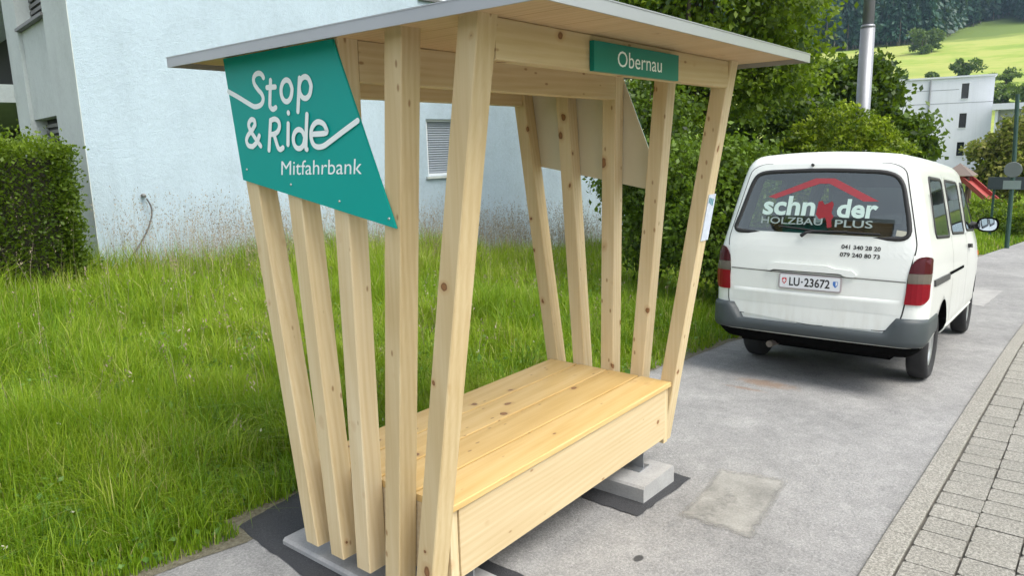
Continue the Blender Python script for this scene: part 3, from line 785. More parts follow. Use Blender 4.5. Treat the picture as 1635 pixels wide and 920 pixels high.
def warp(t): 
    # cluster vertices towards the rounded borders
    a = abs(t); return math.copysign(1-(1-a)**1.0 if False else (a*.88/.75 if a < .75 else .88+(a-.75)*.12/.25), t)
for v in bm.verts: v.co = van_map(Vector((warp(v.co.x), warp(v.co.y), warp(v.co.z))))
bmesh.ops.recalc_face_normals(bm, faces=bm.faces)
me = bpy.data.meshes.new('body'); bm.to_mesh(me); BV = BVHTree.FromBMesh(bm); bm.free()
body = link('body', me, [VP, UNDER], van)
WHL = [(1.0, -1), (1.0, 1), (3.985, -1), (3.985, 1)]
cut = MB()
for wx, sg in WHL:
    cut.lathe([(0, .56), (.385, .56), (.385, 1.2), (0, 1.2)], lambda c, s_, e: (wx+c, sg*e, .325+s_), 40)
GW = [(.688, 1.275), (-.672, 1.262), (-.665, 1.36), (-.585, 1.70), (-.50, 1.765), (0, 1.785), (.50, 1.765), (.56, 1.72), (.66, 1.36)]
def round_poly(P, r, k=5):
    out = []; n = len(P)
    for i in range(n):
        a, b, c = Vector(P[i-1]), Vector(P[i]), Vector(P[(i+1) % n])
        rr = r[i] if isinstance(r, (list, tuple)) else r
        e0 = b+(a-b).normalized()*min(rr, (a-b).length*.48); e1 = b+(c-b).normalized()*min(rr, (c-b).length*.48)
        for j in range(k+1):
            t = j/k; out.append(tuple(e0*(1-t)**2+b*2*t*(1-t)+e1*t*t))
    return out
gp = round_poly(GW, [.06, .08, .1, .09, .12, .2, .1, .09, .1], 5)
SIDEW = []
for (x0, x1, t0, t1) in ((.55, 1.36, .09, -.01), (1.58, 2.50, .03, -.02), (2.74, 3.52, .03, -.42)):
    SIDEW.append(round_poly([(x0, 1.27), (x1, 1.25), (x1+t1 if t1 > -.1 else x1+.02, 1.36), (x1+t1, 1.74), (x0+t0, 1.74)], .05, 3))
WSH = round_poly([(.62, 1.26), (-.62, 1.26), (-.54, 1.72), (.54, 1.72)], .08, 4)
cuts = []
def cutter(mbx):
    o_ = mbx.build('cutter', None); b_m = bmesh.new(); b_m.from_mesh(o_.data)
    bmesh.ops.remove_doubles(b_m, verts=b_m.verts, dist=1e-5); bmesh.ops.recalc_face_normals(b_m, faces=b_m.faces); b_m.to_mesh(o_.data); b_m.free()
    o_.parent = van; cuts.append(o_)
cutter(cut)
bmi = bmesh.new(); bmesh.ops.create_cube(bmi, size=2); bmesh.ops.subdivide_edges(bmi, edges=bmi.edges[:], cuts=15, use_grid_fill=True)
for v in bmi.verts: v.co = van_map(Vector((v.co.x*.965, v.co.y*.945, -.39+(v.co.z+1)/2*(.945+.39))))
mi_ = bpy.data.meshes.new('cutter'); bmesh.ops.recalc_face_normals(bmi, faces=bmi.faces); bmi.to_mesh(mi_); bmi.free(); cuts.append(link('cutter', mi_, None, van))
c1 = MB(); c1.prism(gp, (-.6, .75), lambda a, b, e: (e, a, b)); cutter(c1)
for P_ in SIDEW:
    c1 = MB(); c1.prism(P_, (-1.3, 1.3), lambda a, b, e: (a, e, b)); cutter(c1)
c1 = MB(); c1.prism(WSH, (2.95, 5.4), lambda a, b, e: (e, a, b)); cutter(c1)
for k_, o_ in enumerate(cuts):
    md = body.modifiers.new('cut%d' % k_, 'BOOLEAN'); md.operation = 'DIFFERENCE'; md.object = o_; md.solver = 'EXACT'
dg = bpy.context.evaluated_depsgraph_get(); dg.update()
nm_ = bpy.data.meshes.new_from_object(body.evaluated_get(dg)); body.modifiers.clear()
body.data = nm_; nm_.name = 'body'
for o_ in cuts: bpy.data.objects.remove(o_)
nm_.materials.clear()
for mm in (VP, UNDER, CABIN): nm_.materials.append(mm)
for p_ in nm_.polygons:
    c = p_.center; dist = BV.find_nearest(c)[3]
    low = c.z < .76
    p_.material_index = (1 if low else 2) if dist > .012 else (1 if (p_.normal.z < -.75 and c.z < .5) or (c.x < .55 and c.z < .43) or c.z < .335 else 0)  # lower rear body coloured near black for the shadow below the bumper
    p_.use_smooth = dist <= .012
def hit(a, b, axis, off):
    if axis == 'rear': o_, d = Vector((-2, a, b)), Vector((1, 0, 0))
    elif axis == 'right': o_, d = Vector((a, -3, b)), Vector((0, 1, 0))
    elif axis == 'left': o_, d = Vector((a, 3, b)), Vector((0, -1, 0))
    elif axis == 'front': o_, d = Vector((7, a, b)), Vector((-1, 0, 0))
    loc, nr, i, ds = BV.ray_cast(o_, d)
    if loc is None: return Vector((.1, a, b)) if axis == 'rear' else Vector((a, -.8 if axis == 'right' else .8, b))
    return loc + nr*off
def seal(name, poly, w, axis, off, parent=None):
    """rubber ring following the outline of an opening"""
    n = len(poly); m = MB(); cx_ = sum(p[0] for p in poly)/n; cy_ = sum(p[1] for p in poly)/n
    back = {'rear': Vector((.05, 0, 0)), 'right': Vector((0, .05, 0)), 'left': Vector((0, -.05, 0)), 'front': Vector((-.05, 0, 0))}[axis]
    for i in range(n):
        t = (Vector(poly[(i+1) % n])-Vector(poly[i-1])).normalized(); nr = Vector((t.y, -t.x))
        p = Vector(poly[i])
        if nr.dot(p-Vector((cx_, cy_))) < 0: nr = -nr
        o1 = p+nr*w*.75; i1 = p-nr*w*.25; md_ = p+nr*w*.25
        H_ = [hit(o1.x, o1.y, axis, -.002), hit(o1.x, o1.y, axis, off*.6), hit(md_.x, md_.y, axis, off), hit(i1.x, i1.y, axis, off*.6), hit(i1.x, i1.y, axis, 0)+back]
        m.v += [tuple(q) for q in H_]
    m.f = [(5*i+j, 5*i+j+1, 5*((i+1) % n)+j+1, 5*((i+1) % n)+j) for i in range(n) for j in range(4)]
    return m.build(name, BLACK, parent or van, smooth=True)
def drape(name, poly, axis, off, mat, parent=van, step=.05, skirt=.02, smooth=True):
    bm = bmesh.new()
    bm.faces.new([bm.verts.new((p[0], p[1], 0)) for p in poly])
    lo = [min(p[i] for p in poly) for i in (0, 1)]; hi = [max(p[i] for p in poly) for i in (0, 1)]
    for i in (0, 1):
        c = math.floor(lo[i]/step)*step+step*.5
        while c < hi[i]:
            nn = [0, 0, 0]; nn[i] = 1; pc = [0, 0, 0]; pc[i] = c
            bmesh.ops.bisect_plane(bm, geom=bm.verts[:]+bm.edges[:]+bm.faces[:], plane_co=pc, plane_no=nn); c += step
    bmesh.ops.recalc_face_normals(bm, faces=bm.faces)
    for v in bm.verts: v.co = hit(v.co.x, v.co.y, axis, off)
    if skirt:
        ed = [e for e in bm.edges if e.is_boundary]
        r_ = bmesh.ops.extrude_edge_only(bm, edges=ed)
        d = {'rear': Vector((skirt, 0, 0)), 'right': Vector((0, skirt, 0)), 'left': Vector((0, -skirt, 0))}[axis]
        for g_ in r_['geom']:
            if isinstance(g_, bmesh.types.BMVert): g_.co += d
    bmesh.ops.recalc_face_normals(bm, faces=bm.faces)
    me = bpy.data.meshes.new(name); bm.to_mesh(me); bm.free()
    # outside faces must look outwards
    if smooth:
        for p_ in me.polygons: p_.use_smooth = False
    return link(name, me, mat, parent)
# tailgate skin
TG = [(.700, .66), (.655, .56), (.0, .515), (-.585, .53), (-.67, .62), (-.695, .80), (-.695, .95), (-.735, 1.20), (-.70, 1.36), (-.60, 1.80), (-.50, 1.845), (.50, 1.845), (.60, 1.80), (.70, 1.36), (.735, 1.20), (.695, .95), (.70, .80)]
tgp = round_poly(TG, .05, 3)
def tailgate():
    """tailgate skin: the outline minus the window opening"""
    bm_ = bmesh.new()
    def loop(P): 
        vs_ = [bm_.verts.new((a, b, 0)) for a, b in P]; return [bm_.edges.new((vs_[k], vs_[(k+1) % len(vs_)])) for k in range(len(vs_))]
    def dense(P, st_=.05):
        o_ = []
        for k in range(len(P)):
            a, b = Vector(P[k]), Vector(P[(k+1) % len(P)]); nn_ = max(1, int((b-a).length/st_)); o_ += [tuple(a.lerp(b, q_/nn_)) for q_ in range(nn_)]
        return o_
    bmesh.ops.triangle_fill(bm_, use_beauty=True, use_dissolve=False, edges=loop(dense(tgp))+loop(dense(gp)))
    for ax_ in (0, 1):
        for k in range(60):
            pc = [0, 0, 0]; pc[ax_] = (-.75 if ax_ == 0 else .5)+k*.05; nn_ = [0, 0, 0]; nn_[ax_] = 1
            bmesh.ops.bisect_plane(bm_, geom=bm_.verts[:]+bm_.edges[:]+bm_.faces[:], plane_co=pc, plane_no=nn_)
    bmesh.ops.recalc_face_normals(bm_, faces=bm_.faces)
    for v in bm_.verts: v.co = hit(v.co.x, v.co.y, 'rear', .006)
    r_ = bmesh.ops.extrude_edge_only(bm_, edges=[e for e in bm_.edges if e.is_boundary])
    for g_ in r_['geom']:
        if isinstance(g_, bmesh.types.BMVert): g_.co.x += .012
    bmesh.ops.recalc_face_normals(bm_, faces=bm_.faces)
    me_ = bpy.data.meshes.new('tailgate'); bm_.to_mesh(me_); bm_.free()
    return link('tailgate', me_, VP, van)
tailgate()
def stroke_drape(mb, pts, w, axis, off, closed=False, k=6):
    P = catmull(pts, k) if len(pts) > 2 else [Vector(pts[0]).lerp(Vector(pts[1]), t/12) for t in range(13)]
    V = []
    for i, p in enumerate(P):
        t = (P[min(i+1, len(P)-1)]-P[max(i-1, 0)]).normalized(); n_ = Vector((-t.y, t.x))
        V += [hit(p.x+n_.x*w/2, p.y+n_.y*w/2, axis, off), hit(p.x-n_.x*w/2, p.y-n_.y*w/2, axis, off)]
    mb.add(V, [(2*i, 2*i+1, 2*i+3, 2*i+2) for i in range(len(P)-1)])
# shut line round the tailgate
mb = MB(); q_ = [(p[0]*1.008, p[1]) for p in tgp]; q_.append(q_[0])
V = []
for i, p in enumerate(q_):
    a = Vector(q_[max(i-1, 0)]); b = Vector(q_[min(i+1, len(q_)-1)]); t = (b-a).normalized(); n_ = Vector((-t.y, t.x))
    V += [hit(p[0]+n_.x*.006, p[1]+n_.y*.006, 'rear', .002), hit(p[0]-n_.x*.006, p[1]-n_.y*.006, 'rear', .002)]
mb.add(V, [(2*i, 2*i+1, 2*i+3, 2*i+2) for i in range(len(q_)-1)])
mb.build('shut_line', BLACK, van, recalc=False)
mb = MB(); stroke_drape(mb, [(-.69, .925), (-.35, .93), (.36, .937), (.69, .942)], .009, 'rear', .0085)
mb.build('tailgate_crease', plain('shadow_gap', (.16, .16, .15), rough=.8), van, recalc=False)
# swage line pressed along the lower tailgate
m = MB(); NN = 26
for k in range(NN+1):
    yy = -.66+1.32*k/NN; e = .012*min(1, (1-abs(yy)/.66)*6)
    m.v += [tuple(hit(yy, .80-.02, 'rear', .0075)), tuple(hit(yy, .765, 'rear', .0075)+Vector((-e, 0, 0))), tuple(hit(yy, .745, 'rear', .0075)+Vector((-e*.8, 0, 0))), tuple(hit(yy, .66, 'rear', .0075))]
m.f = [(4*k+i, 4*k+i+1, 4*k+i+5, 4*k+i+4) for k in range(NN) for i in range(3)]
m.build('swage_line', VP, van, smooth=True)
# rear window with black rubber seal
seal('window_seal', gp, .034, 'rear', .018)
rw = drape('rear_window', gp, 'rear', .008, VGLASS, skirt=0)
WHITE_FILM = plain('pale_green_film', (.52, .67, .61), rough=.5, var=.03)
GREY_FILM = plain('grey_film', (.27, .34, .32), rough=.5, var=.05)
RED_DARK = plain('dark_red_film', (.26, .014, .02), rough=.5, var=.2, vscale=20)
RED_FILM = plain('red_film', (.34, .045, .055), rough=.5, var=.12, vscale=20)
def glass_text(mb, s, y_left, z0, wid, hgt, bold, off, shear=0., tilt=0.):
    put_text(mb, s, lambda u, v: hit(y_left-u-shear*v, z0+v+tilt*u, 'rear', off), wid, hgt, bold)
ox = 1.757
mb = MB()
glass_text(mb, 'schn', 2.219-ox, 1.306+.114, .432, .155, .030, .0105, .05)
mb.build('lettering', WHITE_FILM, rw, recalc=False); mb = MB()
glass_text(mb, 'der', 1.617-ox, 1.299+.114, .30, .145, .030, .0105, .05)
mb.build('lettering', WHITE_FILM, rw, recalc=False)
mb = MB()
glass_text(mb, 'HOLZBAU', 2.221-ox, 1.226+.114, .505, .056, .012, .0103)
mb.build('lettering', GREY_FILM, rw, recalc=False); mb = MB()
glass_text(mb, 'PLUS', 1.619-ox, 1.217+.114, .28, .058, .012, .0103)
mb.build('lettering', GREY_FILM, rw, recalc=False)
def film(name, poly, off, mat):
    return drape(name, [(a-ox, b+.114) for a, b in poly], 'rear', off, mat, parent=rw, skirt=0)
film('roof_emblem', [(2.186, 1.452), (1.809, 1.610), (1.659, 1.610), (1.315, 1.430), (1.424, 1.426), (1.696, 1.566), (1.771, 1.566), (2.119, 1.438)], .0102, RED_FILM)
film('figure_emblem', [(1.765, 1.42), (1.735, 1.425), (1.715, 1.395), (1.69, 1.405), (1.66, 1.425), (1.645, 1.40), (1.655, 1.33), (1.635, 1.30), (1.65, 1.27), (1.64, 1.215), (1.675, 1.205), (1.685, 1.255), (1.70, 1.29), (1.745, 1.275), (1.775, 1.31), (1.77, 1.36)], .0096, RED_DARK)
film('window_sticker', [(1.17, 1.165), (1.085, 1.158), (1.088, 1.20), (1.165, 1.21)], .0101, plain('cream_sticker', (.42, .42, .34)))
# phone numbers on the paint
mb = MB()
put_text(mb, '041 340 28 20', lambda u, v: hit(1.548-ox-u, 1.047+.114-.02*u+v, 'rear', .010), .287, .032, .025)
mb.build('phone_lettering', BLACK, van, recalc=False); mb = MB()
put_text(mb, '079 240 80 73', lambda u, v: hit(1.554-ox-u, .985+.114-.015*u+v, 'rear', .010), .292, .032, .025)
mb.build('phone_lettering', BLACK, van, recalc=False)
# handle garnish, plate
drape('handle_trim', round_poly([(.37, .945), (.345, 1.0), (.30, 1.012), (-.12, 1.012), (-.17, .995), (-.31, .985), (-.345, .955), (-.33, .935), (-.26, .937), (-.22, .955), (.31, .955), (.33, .943)], .012, 3), 'rear', .032, VP, skirt=.03)
mb = MB(); stroke_drape(mb, [(.325, .940), (.305, .951), (-.215, .951), (-.255, .934)], .012, 'rear', .012, k=4); mb.build('trim_shadow_gap', BLACK, van, recalc=False)
PLT = plain('white_plate', (.72, .74, .76), rough=.35, var=.02)
PFR = plain('plate_frame', (.40, .36, .36), rough=.4)
drape('plate_frame', round_poly([(.262, .800), (.262, .930), (-.238, .930), (-.238, .800)], .02, 3), 'rear', .020, PFR)
pl = drape('number_plate', round_poly([(.250, .811), (.250, .920), (-.226, .920), (-.226, .811)], .012, 3), 'rear', .0235, PLT)
mb = MB()
put_text(mb, 'LU', lambda u, v: hit(.172-u, .832+v, 'rear', .0248), .085, .068, .02)
put_text(mb, '23672', lambda u, v: hit(.050-u, .832+v, 'rear', .0248), .200, .068, .02)
ribbon(mb, [(.069, .866), (.068, .866)], .014, lambda a, b, e: hit(a, b, 'rear', .0248), 0, False)
mb.build('lettering', BLACK, pl, recalc=False)
def shield(name, cy, mat_, w=.019, h=.05):
    drape(name, round_poly([(cy-w, .892), (cy-w, .862), (cy, .838), (cy+w, .862), (cy+w, .892)], .006, 2), 'rear', .0246, mat_, parent=pl, skirt=0)
shield('shield', .213, plain('red_shield', (.55, .03, .035)))
mb = MB()
for (a, b, c, d) in ((.2075, .2185, .852, .884), (.199, .2070, .8635, .8735), (.2190, .227, .8635, .8735)):
    mb.add([hit(y_, z_, 'rear', .0252) for y_, z_ in ((a, c), (b, c), (b, d), (a, d))], [(0, 1, 2, 3)])
mb.build('cross', PLT, pl, recalc=False)
shield('shield', -.192, plain('blue_shield', (.05, .17, .50)))
mb = MB(); mb.add([hit(y_, z_, 'rear', .0252) for y_, z_ in ((-.1935, .855), (-.207, .863), (-.207, .888), (-.1935, .888))], [(0, 1, 2, 3)]); mb.build('shield_half', PLT, pl, recalc=False)
# tail lights in three bands, wrapped round the corners
for sg in (1, -1):
    lt = empty('tail_light'); lt.parent = van
    def lens(name, z0, z1, mat_, top=False, bot=False):
        yo, yi = .836, .700
        P = [(yi, z0), (yo, z0), (yo, z1), (yi, z1)]
        if top: P = round_poly([(yi+.004, z0), (yo, z0), (yo-.006, z1), (yi+.05, z1), (yi+.012, z1-.08)], [.002, .002, .03, .04, .04], 4)
        if bot: P = round_poly([(yi-.012, z0), (yo-.03, z0), (yo, z0+.05), (yo, z1), (yi, z1)], [.012, .03, .02, .002, .002], 4)
        drape(name, [(sg*a, b) for a, b in P], 'rear', .016, mat_, parent=lt, step=.03, skirt=.025)
    lens('stop_lens', .995, 1.125, REDL, top=True); lens('reverse_lens', .918, .993, CLEARL); lens('indicator_lens', .752, .916, REDB, bot=True)
# bumper swept round the tail
m = MB()
path = []
xe = .62
for k in range(9): path.append((xe-(xe-.17)*k/8, -.862))
for k in range(1, 9): w = k/9*math.pi/2; path.append((.17-.20*math.sin(w), -.862+.20*(1-math.cos(w))))
for k in range(27): yy = -.655+1.31*k/26; path.append((-.03 - .018*(1-(yy/.655)**2), yy))
path = path + [(x_, -y_) for x_, y_ in reversed(path[:17])]
def btop(y): 
    t = min(1, max(0, (abs(y)-.60)/.10)); t = t*t*(3-2*t); return .512+.128*t
for (x_, y_) in path:
    zt = btop(y_); side = min(1, max(0, (abs(y_)-.70)/.17)); zb_ = .415-.0*side+.05*min(1, max(0, (x_-.1)/.4))
    cx_, cy_ = .3, 0
    ins = Vector((x_, y_)); d_ = Vector((.35-x_, -y_*.55)).normalized()
    for (inw, z_) in ((.10, zt-.002), (.022, zt-.0), (.006, zt-.012), (0, zt-.035), (0, zb_+.05), (.006, zb_+.02), (.02, zb_), (.10, zb_+.005)):
        p_ = ins+d_*inw; m.v.append((p_.x, p_.y, z_))
nn = len(path)
m.f = [(8*i+j, 8*i+j+1, 8*i+j+9, 8*i+j+8) for i in range(nn-1) for j in range(7)] + [tuple(range(8)), tuple(range(8*nn-1, 8*nn-9, -1))]
m.build('bumper', BUMP, van, smooth=True)
# wiper, washer jet
m = MB(); m.tube([hit(.108, 1.245, 'rear', .03), hit(.065, 1.27, 'rear', .05), hit(.02, 1.285, 'rear', .042), hit(-.25, 1.292, 'rear', .034)], [.016, .013, .009, .007], 6)
m.tube([hit(.30, 1.318, 'rear', .025), hit(0, 1.292, 'rear', .027), hit(-.48, 1.284, 'rear', .027)], .007, 6); m.build('wiper', BLACK, van)
m = MB(); c_ = hit(.09, 1.832, 'rear', .012); m.tube([c_, c_+Vector((-.02, 0, .004))], [.014, .010], 8); m.build('washer_jet', BLACK, van)
# side windows, rub strip, shut lines (both sides)
for ax, nm2 in (('right', 'side'), ('left', 'side')):
    for pp in SIDEW:
        seal('window_seal', pp, .026, ax, .010)
        drape('side_window', pp, ax, .003, VGLASS, skirt=0)
    drape('rub_strip', [(.28, .885), (1.18, .875), (1.18, .925), (.28, .935)], ax, .014, plain('dark_trim', (.05, .05, .05), rough=.6), skirt=.02)
    drape('door_rail', [(1.22, .905), (2.3, .90), (2.3, .925), (1.22, .93)], ax, .006, UNDER, skirt=.01)
    mb = MB()
    for pts in ([(1.48, .42), (1.48, 1.2), (1.47, 1.5), (1.46, 1.8)], [(2.62, .42), (2.62, 1.2), (2.61, 1.5), (2.60, 1.8)], [(3.56, .95), (3.56, 1.15)]):
        mb = MB(); stroke_drape(mb, pts, .008, ax, .002); mb.build('shut_line', BLACK, van, recalc=False)
    drape('door_handle', round_poly([(2.70, 1.08), (2.86, 1.075), (2.86, 1.115), (2.70, 1.12)], .012, 2), ax, .03, BLACK, skirt=.03)
    drape('indicator', [(4.12, .93), (4.20, .93), (4.20, .98), (4.12, .98)], ax, .012, plain('amber_lens', (.6, .16, .02), rough=.2), skirt=.02)
    drape('sill_trim', [(1.42, .355), (3.56, .355), (3.56, .42), (1.42, .42)], ax, .012, VP, skirt=.02)
drape('windscreen', WSH, 'front', .003, VGLASS, skirt=0); seal('window_seal', WSH, .03, 'front', .010)
for yy in (-.40, .40):
    m = MB(); m.bar('Z', .82, 1.42, 2.85, 3.01, yy-.22, yy+.22, .05, lambda bx, cy, az: (bx-.18*(az-.8), cy, az)); se = m.build('front_seat', SEATM, van)
    m = MB(); m.bar('Y', yy-.13, yy+.13, 2.70, 2.80, 1.47, 1.64, .03); m.tube([(2.77, yy, 1.40), (2.76, yy, 1.5)], .015, 6); m.build('headrest', SEATM, se)
m = MB(); m.bar('Y', -.62, .62, 1.45, 1.62, .82, 1.30, .05); m.build('rear_bench', SEATM, van)
# mirrors
MIRG = plain('mirror_glass', (.55, .62, .72), rough=.02, metal=1, var=.02)
for sg in (-1, 1):
    m = MB(); seg, rg = 16, 8; cxm, cym, czm = 3.48, sg*.935, 1.31
    for i in range(rg+1):
        th = math.pi*i/rg*.5
        for k in range(seg):
            w = 2*math.pi*k/seg; rr = math.cos(th)**.5 if th < 1.57 else 0
            m.v.append((cxm+.11*math.sin(th), cym+.108*rr*math.copysign(abs(math.cos(w))**.75, math.cos(w)), czm+.085*rr*math.copysign(abs(math.sin(w))**.75, math.sin(w))))
    m.f = [(i*seg+k, i*seg+(k+1) % seg, (i+1)*seg+(k+1) % seg, (i+1)*seg+k) for i in range(rg) for k in range(seg)]
    m.tube([(cxm+.06, sg*.66, 1.32), (cxm+.06, sg*.78, 1.30), (cxm+.05, sg*.90, 1.28)], [.05, .04, .035], 8)
    mi = m.build('side_mirror', BLACK, van, smooth=True)
    m = MB(); V = []
    for k in range(20):
        w = 2*math.pi*k/20; V.append((cxm-.006, cym+.088*math.copysign(abs(math.cos(w))**.75, math.cos(w)), czm+.067*math.copysign(abs(math.sin(w))**.75, math.sin(w))))
    V += [(cxm+.004, y_, z_) for _, y_, z_ in V[:20]]
    m.add(V, [tuple(range(20)), tuple(range(39, 19, -1))] + [(k, (k+1) % 20, 20+(k+1) % 20, 20+k) for k in range(20)])
    m.build('mirror_glass', MIRG, mi)
# wheels
for wx, sg in WHL:
    yc = sg*.715
    m = MB(); fnw = lambda c, s_, e: (wx+c, yc+e*sg, .302+s_)
    m.lathe([(.20, -.075), (.285, -.082), (.308, -.065), (.3145, -.03), (.3145, .03), (.308, .065), (.285, .085), (.215, .078), (.20, .06)], fnw, 40)
    wh = m.build('wheel', TYRE, van, smooth=True)
    m = MB(); m.lathe([(.205, -.07), (.205, .058), (.195, .062), (.185, .045), (.15, .03), (.09, .045), (.06, .06), (.0, .062)], fnw, 32); m.build('rim', RIM, wh, smooth=True)
# exhaust and axle below the bumper, then two added light blockers
m = MB(); m.tube([(.35, .30, .30), (.06, .33, .29)], .03, 10); m.build('exhaust_pipe', plain('rusty_pipe', (.16, .14, .12), rough=.6, metal=.5), van)
m = MB(); m.tube([(1.0, -.62, .302), (1.0, .62, .302)], .05, 10); m.box(.3, .55, -.52, -.42, .27, .42); m.box(.5, 1.15, -.05, .06, .26, .4); m.build('axle', UNDER, van)
m = MB(); m.bar('X', .62, 4.3, -.56, .56, .185, .335, .03); m.build('under_light_block', UNDER, van)  # box added to keep daylight out from under the van
m = MB(); m.bar('Y', -.60, .60, .12, .30, .29, .43, .03); m.build('rear_light_block', UNDER, van)  # bar added behind the bumper to stop light leaking beneath

# ------------------------------------------------------------------ vegetation
def curve_blades(P, H, Wd, tint, lean=.35):
    n = len(P); az = rng.uniform(0, 2*np.pi, n); ln = np.abs(rng.normal(0, lean, n)) + .05
    bend = ln*H
    d = np.stack([np.cos(az), np.sin(az), np.zeros(n)], 1); s = np.stack([-np.sin(az+rng.normal(0, .8, n)), np.cos(az), np.zeros(n)], 1)
    s /= np.linalg.norm(s, axis=1, keepdims=True)
    Z = np.array([0, 0, 1.])
    mid = P + d*(bend*.28)[:, None] + Z*(H*.58)[:, None]
    tip = P + d*bend[:, None] + Z*(H*(1-.25*np.clip(ln, 0, 1.6)))[:, None]
    w = (Wd/2)[:, None]
    V = np.stack([P-s*w, P+s*w, mid+s*w*.75, mid-s*w*.75, tip], 1).reshape(-1, 3)
    b = np.arange(n)*5
    idx = np.stack([b, b+1, b+2, b+3, b+3, b+2, b+4], 1).ravel()
    cnt = np.tile([4, 3], n)
    return V, cnt, idx, np.repeat(tint, 5)
def merge(parts):
    V = []; C = []; Ix = []; T = []; o_ = 0
    for v, c, i, t in parts:
        V.append(v); C.append(c); Ix.append(np.asarray(i)+o_); T.append(t); o_ += len(v)
    return np.concatenate(V), np.concatenate(C), np.concatenate(Ix), np.concatenate(T)
def wall_y(x): return BY + (x-BX)*math.tan(b_) - .06
def in_meadow(x, y):
    ok = y > edge_y(x) + .10*(vnoise(x, y, .35, 3)-.45)
    inside = (y > wall_y(x)) & (x > BX-.05) & (x < 17.6)
    # left of the corner the meadow runs on beside the building
    ok &= ~inside
    ok &= ~((x > 1.72) & (x < 2.32) & (y < 3.36))
    ok &= y < 20
    return ok
def sow(n, x0, x1, y0, y1):
    x = rng.uniform(x0, x1, n); y = rng.uniform(y0, y1, n); k = in_meadow(x, y); return x[k], y[k]
def grass_patch(n, x0, x1, y0, y1, w, dense=1.0):
    x, y = sow(n, x0, x1, y0, y1)
    de = y-edge_y(x)
    big = vnoise(x, y, 1.3, 5); sm = vnoise(x, y, .38, 6)
    H = np.interp(de, [0, .25, .8, 2.0, 5, 8], [.07, .13, .22, .34, .50, .62])*(0.45+.6*big+.65*sm)*rng.uniform(.5, 1.3, len(x))
    keep = rng.random(len(x)) < np.clip(.22+1.25*sm, 0, 1); x, y, H, big, sm, de = (q[keep] for q in (x, y, H, big, sm, de))
    t = np.clip(.05+.50*(vnoise(x, y, 2.2, 8)-.3)+.35*(vnoise(x, y, .28, 9)-.35)+.45*rng.random(len(x))+.14*np.clip(de, 0, 3)/3, 0, 1)
    t = np.where(rng.random(len(x)) < .045+.05*(vnoise(x, y, .8, 17) > .62), rng.uniform(.92, 1, len(x)), np.minimum(t, .87))
    P = np.stack([x, y, ground_z(x)-.005], 1)
    return curve_blades(P, H, w*rng.uniform(.6, 1.4, len(x)), t, .38)
parts = [grass_patch(115000, -1.2, 4.2, 2.9, 5.2, .0060), grass_patch(80000, -1.2, 7.0, 5.2, 8.0, .0085), grass_patch(62000, .5, 12, 8.0, 12.2, .0115),
         grass_patch(66000, 4.2, 11.5, 2.5, 6.0, .0085), grass_patch(22000, 7.0, 15, 6.0, 9.5, .012), grass_patch(14000, -1.5, 5.2, 12.2, 19, .016)]
fl = grass_patch(60000, 11.5, 34, .2, 9, .022); parts.append(fl)
fl2 = grass_patch(30000, 34, 50, -1.3, 16, .05); parts.append(fl2)
def tufts(n, x0, x1, y0, y1, hh, w):
    cx_, cy_ = sow(n, x0, x1, y0, y1); k = rng.integers(14, 40, len(cx_)); x = np.repeat(cx_, k); y = np.repeat(cy_, k); tt = np.repeat(rng.random(len(cx_)), k)
    x = x+rng.normal(0, .035, len(x)); y = y+rng.normal(0, .035, len(y)); de = np.clip(y-edge_y(x), 0, 9)
    H = hh*np.repeat(rng.uniform(.6, 1.3, len(cx_)), k)*rng.uniform(.6, 1.2, len(x))*np.interp(de, [0, .5, 1.5], [.45, .8, 1])
    return curve_blades(np.stack([x, y, ground_z(x)-.004], 1), H, w*rng.uniform(.6, 1.3, len(x)), np.clip(.12+.62*tt+rng.normal(0, .12, len(x)), 0, .88), .95)
parts += [tufts(900, -1.2, 4.5, 3.1, 6.5, .36, .0058), tufts(700, -1, 9, 5.5, 11, .5, .008), tufts(420, 4, 12, 2.7, 6, .38, .008)]
V, C, Ix, T = merge(parts)
tag(fast_mesh('meadow_grass', V, C, Ix, T, GRASS), kind='stuff')
